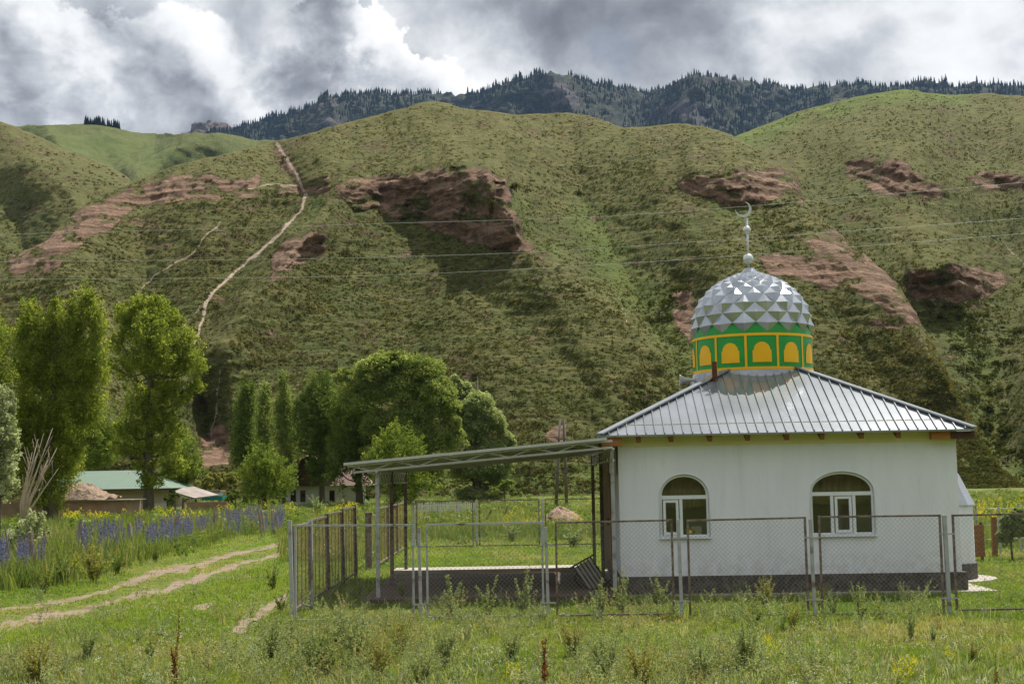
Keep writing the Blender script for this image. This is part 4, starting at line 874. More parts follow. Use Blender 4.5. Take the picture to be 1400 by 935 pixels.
tree('poplar_tree', 'single poplar with tall bare trunk before the green-roofed house', 'tree', (203, 704),
     [(172, 432, 16, 14), (195, 418, 16, 12), (216, 428, 18, 16), (232, 445, 16, 16), (185, 455, 20, 16), (215, 465, 20, 16), (248, 470, 16, 18), (165, 470, 12, 20), (262, 498, 16, 20), (236, 502, 20, 18), (172, 505, 15, 18), (266, 528, 12, 12), (228, 532, 18, 14), (188, 538, 14, 14), (250, 545, 14, 10), (175, 590, 20, 14), (205, 582, 20, 12), (236, 590, 16, 14), (190, 612, 24, 16), (222, 615, 22, 14), (166, 618, 12, 12), (238, 640, 18, 12), (200, 640, 16, 10), (150, 500, 6, 12), (212, 552, 18, 16), (188, 562, 16, 14), (205, 660, 18, 10), (228, 570, 14, 12), (208, 470, 24, 20, -2.0), (196, 500, 20, 18, -2.0), (216, 495, 18, 20, -2.0), (205, 447, 20, 14, -1.5)], 'poplar', 19000, .20, .40, csize=.68, zst=1.3, kl=110, seed=2, trunk_top=.6, style='spray', lai=12, upw=1.1, spread=.7, slen=1.5)
tree('willow_tree', 'light green willow drooping behind the left end of the green tin roof', 'tree', (128, 690), [(130, 590, 24, 38), (110, 600, 18, 30), (148, 610, 16, 26), (125, 625, 26, 16)], 'brightleaf', 6500, .2, .3, Y=135, seed=3, style='spray', lai=9, upw=.7, spread=1.0, slen=1.2)
tree('willow_tree', 'bright bushy tree right of the single poplar, over the lean-to roof', 'tree', (246, 692), [(250, 610, 18, 26), (245, 640, 24, 20), (262, 640, 14, 18), (240, 655, 16, 10)], 'brightleaf', 6000, .18, .22, Y=128, seed=4, style='spray', lai=9, upw=.7, spread=1.0, slen=1.2)
tree('poplar_tree', 'poplar cut by the left edge of the photo, above the whitish one', 'tree', (-8, 720), [(-8, 470, 18, 30), (-12, 520, 22, 44), (-16, 580, 22, 40), (-14, 640, 22, 40)], 'poplar', 7000, .16, .3, Y=88, seed=5, style='spray', lai=12, upw=1.1, spread=.7, slen=1.5)
tree('silver_poplar', 'whitish silver-leaved young poplar at the left edge of the photo', 'tree', (-6, 760), [(8, 555, 13, 26), (2, 590, 18, 34), (14, 610, 12, 26), (2, 640, 20, 30), (10, 668, 13, 16), (-18, 600, 20, 50), (18, 535, 6, 10)], 'silver', 6500, .085, .12, Y=48, csize=.24, seed=6, style='spray', lai=9, upw=.9, slen=1.0)
tree('silver_shrub', 'small whitish-leaved shrub at the foot of the dead branch', 'shrub', (40, 770), [(42, 715, 16, 14), (52, 728, 14, 16), (32, 735, 18, 16), (20, 748, 14, 12), (48, 750, 16, 14)], 'silver', 3600, .075, .05, Y=46, csize=.22, seed=7, style='spray', lai=9, upw=.9, slen=1.0)
tree('poplar_column', 'leftmost dark columnar poplar of the close row beside the pink scree', 'tree', (335, 690), [(338, 545, 8, 32), (334, 580, 13, 44), (333, 620, 15, 38), (340, 560, 7, 22)], 'darkleaf', 6500, .2, .2, Y=150, csize=.42, zst=2.2, seed=8, group='columnar poplars', style='spray', lai=11, upw=2.2, spread=.4, slen=1.6)
tree('poplar_column', 'slim middle columnar poplar, shortest of the close row', 'tree', (361, 690), [(362, 550, 7, 26), (362, 585, 11, 40), (362, 625, 13, 38)], 'willow', 4800, .2, .18, Y=154, csize=.42, zst=2.2, seed=9, group='columnar poplars', style='spray', lai=11, upw=2.2, spread=.4, slen=1.6)
tree('poplar_column', 'rightmost columnar poplar of the row, pointed, nearest the dark house', 'tree', (388, 690), [(387, 535, 7, 22), (388, 565, 12, 34), (390, 610, 15, 40), (392, 650, 15, 26)], 'willow', 6000, .2, .2, Y=148, csize=.42, zst=2.2, seed=10, group='columnar poplars', style='spray', lai=11, upw=2.2, spread=.4, slen=1.6)
tree('round_tree', 'small round bright tree standing before the columnar poplars', 'tree', (362, 694), [(362, 640, 24, 22), (345, 655, 20, 20), (380, 655, 20, 22), (358, 625, 14, 14), (364, 672, 28, 14)], 'brightleaf', 8500, .16, .2, Y=118, csize=.5, seed=11, style='spray', lai=9, upw=.7, spread=1.0, slen=1.2)
tree('olive_bush', 'low olive-green bush under the pink scree beside the teal trailer', 'bush', (300, 690), [(296, 658, 20, 14), (315, 660, 16, 14), (278, 664, 14, 11), (300, 670, 26, 10)], 'weedolive', 4500, .18, .12, Y=140, seed=12)
tree('dark_tree', 'dark narrow tree close against the left side of the big willow', 'tree', (440, 692), [(436, 535, 16, 20), (448, 560, 20, 30), (425, 590, 22, 34), (418, 555, 12, 18), (452, 610, 20, 34), (436, 640, 14, 20)], 'darkleaf', 9000, .2, .3, Y=146, csize=.8, kl=130, seed=13, style='spray', lai=12, upw=.5, spread=1.0, slen=1.4)
tree('dark_tree', 'dark shaded tree hanging over the old brown-roofed house', 'tree', (492, 692), [(480, 560, 24, 32), (500, 590, 30, 36), (478, 620, 22, 24), (520, 625, 22, 20), (462, 645, 10, 24), (495, 660, 10, 20)], 'darkleaf', 9500, .2, .35, Y=142, csize=.8, kl=130, seed=14, style='spray', lai=12, upw=.5, spread=1.0, slen=1.4)
tree('big_willow', 'biggest dome-crowned willow in the middle behind the awning', 'tree', (560, 694), [(505, 512, 26, 22), (535, 500, 34, 20), (575, 512, 32, 26), (545, 540, 44, 34), (595, 550, 30, 34), (490, 545, 26, 30), (615, 585, 14, 24), (560, 590, 40, 40), (600, 610, 26, 30), (520, 590, 26, 30), (585, 650, 24, 28), (470, 520, 12, 16), (540, 490, 16, 10), (622, 600, 16, 30), (560, 640, 30, 26), (605, 560, 22, 26), (520, 630, 26, 26)], 'willow', 27000, .22, .5, Y=138, csize=1.15, lai=13, seed=15)
tree('pale_willow', 'pale grey-green willow on the right side of the biggest willow', 'tree', (652, 694), [(632, 540, 18, 20), (650, 560, 24, 26), (672, 585, 22, 24), (640, 595, 26, 32), (668, 625, 26, 28), (640, 650, 28, 26), (675, 660, 22, 20), (655, 680, 36, 14), (620, 525, 11, 14), (632, 565, 22, 22), (690, 610, 14, 20), (690, 640, 14, 20), (655, 640, 30, 26)], 'palewillow', 18000, .19, .45, Y=146, csize=1.0, lai=19, seed=16)
tree('young_tree', 'small bright yellow-green tree right behind the awning roof', 'tree', (540, 690), [(540, 598, 16, 18), (524, 615, 20, 18), (556, 618, 22, 20), (540, 640, 36, 20), (512, 632, 12, 12), (585, 665, 12, 18), (555, 670, 24, 16)], 'brightleaf', 9500, .15, .18, Y=112, csize=.45, seed=17, style='spray', lai=9, upw=.7, spread=1.0, slen=1.2)
tree('dark_bush', 'dark green bush under the right skirt of the pale willow', 'bush', (690, 690), [(694, 668, 14, 14), (680, 675, 16, 10), (704, 676, 10, 9)], 'willow', 2600, .18, .1, Y=140, seed=18)
tree('dark_bush', 'dark round bush beside the lean-to roof of the green-roofed house', 'bush', (240, 698), [(238, 680, 12, 9), (228, 686, 12, 9), (252, 686, 8, 7)], 'darkleaf', 2200, .13, .08, Y=112, seed=19)
tree('dark_bush', 'dark bush between the teal trailer and the small round tree', 'bush', (322, 694), [(322, 680, 14, 10), (334, 684, 10, 9), (312, 686, 9, 6)], 'darkleaf', 2200, .15, .08, Y=124, seed=20)
tree('grey_bush', 'rounded grey-green bush in the weeds at the right photo edge', 'bush', (1384, 756), [(1384, 722, 16, 22), (1400, 728, 16, 22), (1372, 738, 12, 14), (1392, 705, 9, 12)], 'weedgrey', 4500, .055, .03, Y=37, csize=.6, lai=80, seed=21)
# dead tree
dt = thing('dead_tree', 'bare bleached dead branches before the tall leafy poplar', 'dead tree', G(30, 742)); r = np.random.default_rng(77); mb = MB(); b0 = np.array(dt.location)
for tx, ty in ((72, 585), (60, 592), (52, 600), (78, 612), (66, 628), (44, 618), (80, 640)):
    p0 = Vector(P(32, 738, dt.location.y))-dt.location; e = Vector(P(tx, ty, dt.location.y+r.uniform(-1, 1)))-dt.location; m1 = p0.lerp(e, .35)+Vector((-.25, 0, .2)); m2 = p0.lerp(e, .7)+Vector((-.12, 0, .1))
    mb.tube([p0, m1, m2, e], [.07, .045, .028, .008], 6)
    for q in range(4): s_ = m1.lerp(e, r.uniform(.2, .8)); mb.tube([s_, s_+Vector((r.uniform(-.3, .5), r.uniform(-.3, .3), r.uniform(.5, 1.1)))], [.015, .004], 4)
mb.build('branches', M['deadwood'], dt)
# ================================================================ FAR BUILDINGS
def quad(mb, *pts): mb.add([tuple(p) for p in pts], [tuple(range(len(pts)))])
gh = thing('green_roof_house', 'long low house with a green metal tile hip roof behind the mud shed', 'house', (0, 0, 0))
Yh = 120.; zf_ = lambda py, px, Y=Yh: P(px, py, Y).z
xa, xb = P(60, 690, Yh).x, P(228, 690, Yh).x; ze = zf_(667.5, 200); zr = zf_(643.5, 140, Yh+4.2); wd = 8.4
b = MB(); b.box(((xa+xb)/2, Yh+.4+wd/2, ze/2), (xb-xa, wd, ze)); b.build('wall', M['housewall'], gh)
b = MB(); b.box(((P(181, 690, Yh).x+xb)/2, Yh+.38, zf_(690, 205)/2), (xb-P(181, 690, Yh).x, .06, zf_(686, 205))); b.build('whitewashed_base', M['whitewash'], gh)
b = MB(); o_ = .5; A, B, C_, D_ = (xa-o_, Yh-o_, ze), (xb+o_, Yh-o_, ze), (xb+o_, Yh+wd+o_+.4, ze), (xa-o_, Yh+wd+o_+.4, ze); my = Yh+.2+wd/2
E1, E2 = (xa+1.0, my, zr), (P(190, 643, my).x, my, zr)
b.add([A, B, C_, D_, E1, E2], [(0, 1, 5, 4), (1, 2, 5), (2, 3, 4, 5), (3, 0, 4), (3, 2, 1, 0)]); rfh = b.build('roof', M['tile'], gh)
b = MB(); b.box(((xa+xb)/2, Yh-o_, ze-.08), (xb-xa+2*o_, .05, .16)); b.build('eave_board', M['darkwood'], rfh)
b = MB(); b.bar((P(101, 667, Yh).x, Yh-.6, zf_(668, 101)), (P(108, 657, Yh).x, Yh-.2, zf_(656, 108)), .1); tag(b.build('roof_pole', M['darkwood']), 'dark stick leaning up against the green roof', 'pole')
b = MB(); v = P(101, 640, 128.); b.tube([(v.x, 128, 0), (v.x, 128, P(101, 622, 128.).z)], .1, 8); tag(b.build('stove_pipe', M['rust']), 'rusty red-brown pipe rising behind the green roof', 'pipe')
ms = thing('mud_shed', 'low mud-brick shed heaped with straw before the green-roofed house', 'shed', (0, 0, 0)); Ym = 101.
xm0, xm1 = P(70, 700, Ym).x, P(172, 700, Ym).x; zm = P(120, 684, Ym).z
b = MB(); b.box(((xm0+xm1)/2, Ym+2, zm/2), (xm1-xm0, 4, zm)); b.build('wall', M['adobe'], ms)
b = MB(); r = np.random.default_rng(5); n = 22; mm = 10; vs = []
for j in range(mm):
    for i in range(n):
        x = xm0-.2+(xm1-1.6-xm0+.4)*i/(n-1); y = Ym-.25+4.5*j/(mm-1); t_ = i/(n-1); hgt = .95*(sstep(0, .25, t_)*(1-sstep(.55, 1, t_)))*math.sin(PI*(.12+.88*j/(mm-1)))+r.uniform(0, .34); vs.append((x, y, zm+.03+float(hgt)*(0.06 if j == 0 else 1)))
b.add(vs, [(j*n+i, j*n+i+1, (j+1)*n+i+1, (j+1)*n+i) for j in range(mm-1) for i in range(n-1)]); b.build('straw_heap', M['straw'], ms)
b = MB(); b.box(((xm0+xm1)/2+.3, Ym+1.8, zm+.0), (xm1-xm0+.3, 4.2, .05)); b.build('roof', M['oldmetal'], ms)
mw = MB(); xw0, xw1 = P(-40, 700, 94.).x, P(66, 700, 94.).x; mw.box(((xw0+xw1)/2, 94.2, .72), (xw1-xw0, .4, 1.5)); tag(mw.build('mud_wall', M['adobe']), 'crumbling mud-brick wall behind the silver shrub', 'wall')
lt = thing('sheet_lean_to', 'pale rusty sheet lean-to against the right end of the green-roofed house', 'lean-to', (0, 0, 0)); Yl = 121.
b = MB(); a0, a1 = P(226, 669, Yl), P(276, 682, Yl-2.5); quad(b, (a0.x, Yl, a0.z), (a1.x-.6, Yl-2.5, a1.z+.1), (a1.x+.5, Yl+2, a1.z+.3), (a0.x+1.5, Yl+4, a0.z+.2)); quad(b, (a0.x+1.5, Yl+4, a0.z+.12), (a1.x+.5, Yl+2, a1.z+.22), (a1.x-.6, Yl-2.5, a1.z+.02), (a0.x, Yl, a0.z-.08)); b.build('roof_sheet', M['oldmetal'], lt)
for px in (229, 250, 268): v = P(px, 690, Yl-1.2); b = MB(); b.bar((v.x, Yl-1.2, 0), (v.x, Yl-1.2, 1.05), .12); b.build('post', M['darkwood'], lt)
tt = thing('teal_trailer', 'old teal-sided trailer with white panels and a brown roof', 'trailer', (0, 0, 0)); Yt = 128.
x0, x1 = P(276, 680, Yt).x, P(304, 680, Yt).x; zz = lambda py: P(290, py, Yt).z
b = MB(); b.box(((x0+x1)/2, Yt+1, (zz(684)+zz(678.5))/2+.02), (x1-x0, 2, zz(678.5)-zz(684))); b.build('body', M['teal'], tt)
b = MB(); b.box(((x0+x1)/2-.15, Yt+1, (zz(678)+zz(672.5))/2), (x1-x0-.35, 1.9, zz(672.5)-zz(678)-.01)); b.build('side_panel', M['whitewash'], tt)
b = MB(); b.box(((x0+x1)/2-.2, Yt+1, zz(671.2)), (x1-x0+.1, 2.3, .12)); b.build('roof', M['slate'], tt)
for xw in (x0+.4, x1-.4):
    b = MB(); b.tube([(xw, Yt-.05, .3), (xw, Yt+.15, .3)], .32, 14); b.build('wheel', M['black'], tt)
b = MB(); x0, x1 = P(255, 690, 119.).x, P(310, 690, 119.).x; b.box(((x0+x1)/2, 119.2, .42), (x1-x0, .4, .9)); tag(b.build('mud_wall', M['adobe']), 'short low mud-brick wall below the teal trailer', 'wall')
oh = thing('old_house', 'old whitewashed house with brown roof in the shade of the dark trees', 'house', (0, 0, 0)); Yo = 150.
x0, x1 = P(392, 690, Yo).x, P(492, 690, Yo).x; zw = P(440, 664, Yo).z; zr = P(430, 622, Yo+3).z
b = MB(); b.box(((x0+x1)/2, Yo+3, zw/2), (x1-x0, 6, zw)); b.build('wall', M['whitewash'], oh)
b = MB(); xg = P(424, 640, Yo).x; xg2 = P(505, 652, Yo).x
b.add([(x0-.4, Yo-.6, zw), (x1+1.0, Yo-.6, zw), (x1+1.0, Yo+6.5, zw), (x0-.4, Yo+6.5, zw), (x0+1.6, Yo+3, zr), (x1-1.4, Yo+3, zr)], [(0, 1, 5, 4), (1, 2, 5), (2, 3, 4, 5), (3, 0, 4), (3, 2, 1, 0)]); b.build('roof', M['slate'], oh)
b = MB(); xg0, xg1 = P(408, 660, Yo).x, P(446, 660, Yo).x; b.box(((xg0+xg1)/2, Yo-.2, (zw+P(425, 634, Yo).z)/2+.05), (xg1-xg0, 1.6, P(425, 634, Yo).z-zw-.1)); b.build('timber_gable', M['darkwood'], oh)
b = MB(); za = P(425, 622, Yo).z; zb2 = P(425, 634, Yo).z; quad(b, (xg0-.5, Yo-1.3, zb2-.0), ((xg0+xg1)/2, Yo-1.3, za), ((xg0+xg1)/2, Yo+3, za), (xg0-.5, Yo+3, zb2)); quad(b, (xg1+1.0, Yo+3, zb2-.6), ((xg0+xg1)/2, Yo+3, za), ((xg0+xg1)/2, Yo-1.3, za), (xg1+1.0, Yo-1.3, zb2-.6)); b.build('gable_roof', M['slate'], oh)
for px in (401, 414, 454):
    v = P(px, 678, Yo); b = MB(); b.box((v.x, Yo-.01, v.z), (.55, .06, 1.2)); f = b.build('window', M['darkwood'], oh)
    b = MB(); b.box((v.x-.02, Yo-.05, v.z), (.4, .03, 1.0)); b.build('pane', M['glass'], f)
# ================================================================ YARD AND FIELD THINGS
dh = G(768, 715); n = 40; mm = 14; r = np.random.default_rng(9); rx = 31*dh.y/FPX; vs = []
for j in range(mm):
    for i in range(n):
        a = 2*PI*i/n; q = j/(mm-1); rr = rx*q*(1+.13*math.sin(3*a+1)+.05*r.normal()); h = .78*(1-q**1.9)*(1+.13*math.sin(2*a))+r.normal(0, .03)*(q < .95); vs.append((dh.x+rr*math.cos(a)-.12*(1-q), dh.y+rr*math.sin(a)*.8, max(-.05, h-.03)))
b = MB(); b.add(vs, [(j*n+i, (j+1)*n+i, (j+1)*n+(i+1) % n, j*n+(i+1) % n) for j in range(mm-1) for i in range(n)], True); tag(b.build('soil_heap', M['soil']), 'heap of pale excavated soil in the field behind the yard', 'soil heap')
up = thing('utility_pole', 'dark wooden A-frame power pole in the field behind the awning', 'utility pole', (0, 0, 0)); Yp = 112.
pt_ = P(768, 573, Yp)
for px in (760, 775): v = P(px, 697, Yp); b = MB(); b.tube([(v.x, Yp, -.2), (pt_.x+(px-767)*.02, Yp, pt_.z)], [.14, .10], 8); b.build('leg', M['bark'], up)
for py, w_ in ((645, 9), (600, 7)): a_, c_ = P(767.5-w_, py, Yp), P(767.5+w_, py, Yp); b = MB(); b.bar((a_.x, Yp-.16, a_.z), (c_.x, Yp-.16, c_.z), .12); b.build('crossbar', M['bark'], up)
pf = thing('picket_fence', 'faded white picket fence in the field below the willows', 'fence', (0, 0, 0)); Yq = 99.
x0, x1 = P(573, 695, Yq).x, P(650, 695, Yq).x; b = MB(); n = 30
for i in range(n): x = x0+(x1-x0)*i/(n-1); b.bar((x, Yq-.03, .05), (x+r.normal(0, .02), Yq-.03, .78+r.normal(0, .03)), .07, .02)
b.build('pickets', M['whitewash'], pf); b = MB()
for z in (.25, .6): b.bar((x0, Yq+.02, z), (x1, Yq+.02, z), .06)
b.build('rail', M['whitewash'], pf)
for i in range(4): x = x0+(x1-x0)*i/3; b = MB(); b.bar((x, Yq+.1, -.1), (x, Yq+.1, .85), .09); b.build('post', M['palewood'], pf)
for i, (a_, c_) in enumerate((((688, 708), (694, 693)), ((664, 712), (672, 697)))):
    p0 = G(*a_); p1 = P(*c_, p0.y); b = MB(); b.bar(p0, p1, .1); tag(b.build('leaning_stick', M['bark']), ['dark leaning stick in the field nearer to the soil heap', 'dark leaning stick in the field nearer to the picket fence'][i], 'stick')
wires = [('topmost power line, crossing behind the crescent finial', [(1460, 244), (1400, 250), (1200, 267), (1025, 282), (850, 296), (700, 301), (540, 305), (300, 313), (-60, 322)]),
         ('middle power line of the three strung across the hillside', [(1460, 294), (1400, 299), (1200, 313), (1020, 326), (750, 345), (450, 354), (0, 358), (-60, 358)]),
         ('lowest power line of the three, passing just above the dome', [(1460, 314), (1400, 320), (1200, 335), (1040, 348), (830, 362), (600, 374), (450, 379), (50, 382), (-60, 382)])]
for lb, pts in wires:
    xs = np.linspace(-60, 1460, 60); ys = np.interp(xs, [p_[0] for p_ in pts][::-1], [p_[1] for p_ in pts][::-1])
    for _ in range(14): ys[1:-1] = (ys[:-2]+2*ys[1:-1]+ys[2:])/4
    b = MB(); b.tube([P(x, y, 58+14*(1460-x)/1520) for x, y in zip(xs, ys)], .0062, 5); tag(b.build('power_line', M['cable']), lb, 'power line', 'power lines across the hillside')
sk = thing('stake_fence', 'crooked rustic fence of old wooden stakes among the blue flowers', 'fence', (0, 0, 0))
stk = [(6, 800, 56, 4), (20, 790, 70, 3), (33, 780, 45, 3), (46, 790, 62, 9), (52, 775, 50, 3), (70, 770, 45, 3), (104, 750, 40, 6), (108, 752, 34, 4), (116, 748, 30, 3), (180, 752, 36, 8), (168, 748, 30, 3), (196, 744, 26, 3), (214, 742, 26, 3), (238, 736, 30, 6), (250, 734, 20, 2.5), (262, 733, 18, 2.5), (276, 730, 22, 2.5), (294, 728, 34, 4), (297, 722, 28, 3), (312, 728, 32, 3), (330, 728, 20, 2.5), (345, 730, 22, 3), (358, 730, 34, 4), (362, 728, 30, 3), (373, 732, 34, 4), (377, 731, 30, 3), (383, 732, 26, 4), (286, 728, 18, 2.5), (322, 728, 22, 2), (226, 738, 20, 2)]
for i, (px, py, h, w_) in enumerate(stk):
    v = G(px, py); s_ = v.y/FPX; ln = RNG.normal(0, .12)*h*s_; b = MB()
    b.tube([(v.x, v.y, -.1), (v.x+ln*.5+RNG.normal(0, .02), v.y, h*s_*.5), (v.x+ln, v.y+RNG.normal(0, .05), h*s_)], [w_*s_*.55, w_*s_*.48, w_*s_*.36], 6, smooth=False)
    b.build('stake', M['palewood'], sk)
b = MB()
for z in (.45, .9): b.tube([(G(px, py).x, G(px, py).y, z+.1*math.sin(i*2.1)) for i, (px, py, h, w_) in enumerate(stk[:-2:3])], .0035, 4)
b.build('strand', M['wirerust'], sk)
# ================================================================ GRASS, FLOWERS, WEEDS
trw = []
def blocked(px, py, pos):
    x, y = pos[:, 0], pos[:, 1]
    q = (x > SX0-.02) & (x < SX1) & (y > SY0) & (y < SY1)
    q |= (x > xl+C0.x-.1) & (x < xr+C0.x+.45) & (y > 27.45) & (y < 35.3)
    q |= np.hypot(x-dh.x, (y-dh.y)*1.2) < rx_heap*.95
    q |= np.hypot(x-(acx+C0.x), y-(acy+C0.y)) < AR+.5
    return q
rx_heap = 31*dh.y/FPX
def trackd(px, py):
    m = np.full(px.shape, 9.)
    for pts, w_ in TR:
        L = np.interp(px, [p_[0] for p_ in pts], w_); m = np.minimum(m, pdist(px, py, [tuple(p_) for p_ in pts])/np.maximum(L, 2))
    return m
def tuft(seed, nb, spread, lean, w_):
    r = np.random.default_rng(seed); V = []; Fc = []
    for i in range(nb):
        a = r.uniform(0, 2*PI); b0 = np.array([r.normal(0, spread), r.normal(0, spread), 0]); d = np.array([math.cos(a), math.sin(a), 0]); t = np.array([-d[1], d[0], 0])*w_*r.uniform(.7, 1.3); h = r.uniform(.5, 1); l = lean*r.uniform(.2, 1.3)
        m = b0+d*l*.4*h+np.array([0, 0, .6*h]); e = b0+d*l*h+np.array([0, 0, h*(1-.18*l)])
        k = len(V); V += [b0-t, b0+t, m+t*.75, m-t*.75, e]; Fc += [[k, k+1, k+2, k+3], [k+3, k+2, k+4, k+4]]
    return np.array(V), Fc
def quads_to_tris(Fc):
    o = []
    for f in Fc:
        o.append([f[0], f[1], f[2]])
        if f[3] != f[2]: o.append([f[0], f[2], f[3]])
    return o
tf = [tuft(i, 6, .38, .75, .055) for i in range(6)]; TV = np.array([q[0] for q in tf]); TF = quads_to_tris(tf[0][1])
def ground_scatter(n, x0, x1, y0, y1, cond, seed):
    r = np.random.default_rng(seed); px = r.uniform(x0, x1, n); py = r.uniform(y0, y1, n); ok = py > 660-(px-700)*T1+6; px, py = px[ok], py[ok]
    pos = GV(px, py); ok = cond(px, py, pos, r) & ~blocked(px, py, pos); return px[ok], py[ok], pos[ok], r
# short turf
px, py, pos, r = ground_scatter(165000, -110, 1510, 690, 958, lambda a, b, p, r: trackd(a, b) > .52+.26*r.normal(size=a.shape), 1)
X_, Y_ = pos[:, 0], pos[:, 1]; n1 = fbm(X_/1.1, Y_/1.7, 4, 3); n2 = fbm(X_/4, Y_/5, 3, 9)
h = np.clip(.062+.04*n1+.022*n2+r.normal(0, .02, len(px)), .03, .3)*(1+.012*np.clip(Y_-25, 0, 60)); h *= np.where(trackd(px, py) < 1.6, .6, 1)
tint = np.clip(.45+.6*n1+.3*n2+r.normal(0, .18, len(px)), 0, 1); dry = np.clip(r.normal(-.02, .22, len(px))+.85*fbm(X_/2.2, Y_/3, 3, 21)-.01, 0, .95)
wd_ = np.clip(.0042*Y_, .06, .5)
o = scatter('turf_grass', TV, TF, pos, wd_, M['grass'], tint, dry, .25, zs=h*1.35); o['kind'] = 'stuff'
# the same turf beyond the edges of the picture
for sx0, sx1, sy0, sy1, cnt, sd in ((-620, -105, 690, 990, 26000, 101), (1505, 2020, 690, 990, 26000, 102), (-620, 2020, 955, 1030, 16000, 103)):
    px, py, pos, r = ground_scatter(cnt, sx0, sx1, sy0, sy1, lambda a, b, p, r: trackd(a, b) > .6, sd); Y_ = pos[:, 1]
    n1 = fbm(pos[:, 0]/1.1, Y_/1.7, 4, 3); h = np.clip(.075+.04*n1+r.normal(0, .02, len(px)), .03, .3)*(1+.012*np.clip(Y_-25, 0, 60))
    o = scatter('turf_grass', TV, TF, pos, np.clip(.0065*Y_, .08, .6), M['grass'], np.clip(.45+.6*n1+r.normal(0, .18, len(px)), 0, 1), np.clip(r.normal(.02, .22, len(px)), 0, .9), .25, zs=h*1.35); o['kind'] = 'stuff'
# longer tufts in patches
px, py, pos, r = ground_scatter(7500, -110, 1510, 700, 958, lambda a, b, p, r: (fbm(p[:, 0]/1.6, p[:, 1]/2.4, 3, 5)+.28*(b > 870)-.1*(a > 1150) > .16+.1*r.normal(size=a.shape)) & (trackd(a, b) > 1.0), 2)
sz = r.uniform(.12, .30, len(px)); o = scatter('tall_grass_tufts', TV, TF, pos, sz*.55, M['weedgrey'], None, np.clip(r.normal(.2, .3, len(px)), 0, 1), .25, zs=sz); o['kind'] = 'stuff'
# meadow weeds: left of the tracks, beyond the yard, right of the apse
def meadow(a, b, p, r):
    trk = np.interp(a, [-110, 0, 90, 150, 205, 260, 320, 370, 410], [846, 812, 804, 790, 768, 758, 742, 734, 728])
    left = (a < 400) & (b < trk-r.uniform(0, 14, a.shape)); mid = (a >= 400) & (a < 860) & (b < 738+r.normal(0, 5, a.shape)) & (p[:, 1] > 49.5); midl = (a >= 385) & (p[:, 0] < SXX-.4) & (b < 770)
    right = (a > 1325) & (b < 752) & (p[:, 1] > 37.5); behind = (a > 840) & (a < 1330) & (b < 735) & (p[:, 1] > 38); return left | mid | midl | right | behind
wtf = [tuft(50+i, 9, .25, .5, .035) for i in range(6)]; WV = np.array([q[0] for q in wtf]); WF = quads_to_tris(wtf[0][1])
px, py, pos, r = ground_scatter(88000, -600, 1950, 672, 850, meadow, 3)
tl = np.interp(px, [-110, 380, 420, 1300, 1510], [1, 1, .7, .6, .75])
sz = r.uniform(.35, 1.05, len(px))*tl*np.clip(.75+.5*fbm(pos[:, 0]/3, pos[:, 1]/5, 3, 31), .3, 1.2)
o = scatter('meadow_weeds', WV, WF, pos, np.maximum(sz*.6, .004*pos[:, 1]), M['meadow'], np.clip(.45+.5*fbm(pos[:, 0]/4, pos[:, 1]/8, 3, 33)+r.normal(0, .2, len(px)), 0, 1), np.clip(r.normal(0, .2, len(px)), 0, .8), .18, zs=sz); o['kind'] = 'stuff'
stf = [tuft(90+i, 3, .3, .3, .022) for i in range(4)]; SV_ = np.array([q[0] for q in stf]); SF_ = quads_to_tris(stf[0][1])
lc = [leafcloud(22, .5, .62, .15, 70+i) for i in range(4)]; LV = np.array([q[0] for q in lc]); LF = lc[0][1]
px, py, pos, r = ground_scatter(19000, -600, 1950, 672, 850, lambda a, b, p, r: meadow(a, b, p, r) & (fbm(a/25, b/14, 3, 41) > -.05), 4)
sz = r.uniform(.35, .9, len(px))*np.interp(px, [-110, 380, 420, 1510], [1, 1, .75, .75]); sz *= np.clip(pos[:, 1]/55, .55, 1.4)
o = scatter('leafy_weeds', LV, LF, pos, sz, M['meadow'], np.clip(r.normal(.4, .25, len(px)), 0, 1), None, .1); o['kind'] = 'stuff'
px, py, pos, r = ground_scatter(13000, -600, 1950, 672, 850, lambda a, b, p, r: meadow(a, b, p, r) & (fbm(a/18, b/12, 3, 44) > -.1), 14)
sz = r.uniform(.5, 1.15, len(px)); o = scatter('dry_stalks', SV_, SF_, pos, np.maximum(sz*.5, .005*pos[:, 1]), M['meadow'], None, np.clip(r.normal(.85, .2, len(px)), .3, 1), .14, zs=sz); o['kind'] = 'stuff'
# flowers
def spike(seed, n=26, rad_=.05, leaf=.03, z0=.35):
    r = np.random.default_rng(seed); V = []; Fc = []
    for i in range(n):
        z = z0+(1-z0)*(i/n)**.9; a = r.uniform(0, 2*PI); rr = rad_*(1.15-z)*1.4; c = np.array([rr*math.cos(a), rr*math.sin(a), z]); t = r.normal(0, 1, 3); t /= np.linalg.norm(t); b = np.cross(t, r.normal(0, 1, 3)); b /= np.linalg.norm(b); k = len(V)
        V += [c-t*leaf, c-b*leaf*.8, c+t*leaf, c+b*leaf*.8]; Fc.append([k, k+1, k+2, k+3])
    return np.array(V), Fc
bs = [spike(i) for i in range(4)]; BV = np.array([q[0] for q in bs])
def blue(a, b, p, r):
    line = np.interp(a, [0, 50, 110, 180, 240, 300, 385], [795, 790, 768, 758, 744, 732, 730]); d = line-b
    return (((a > 108) & (a < 388) & (d > -6) & (d < 26)) | ((a > -60) & (a < 62) & (d > -6) & (d < 18))) & (fbm(a/16, b/10, 3, 55) > -.02)
px, py, pos, r = ground_scatter(46000, -110, 420, 690, 810, blue, 5); k = min(len(px), 1250); px, py, pos = px[:k], py[:k], pos[:k]
sz = r.uniform(.55, 1.05, k); o = scatter('blue_flower_spikes', BV, bs[0][1], pos, sz*.85, M['blue'], None, None, .1, zs=sz); o['kind'] = 'stuff'
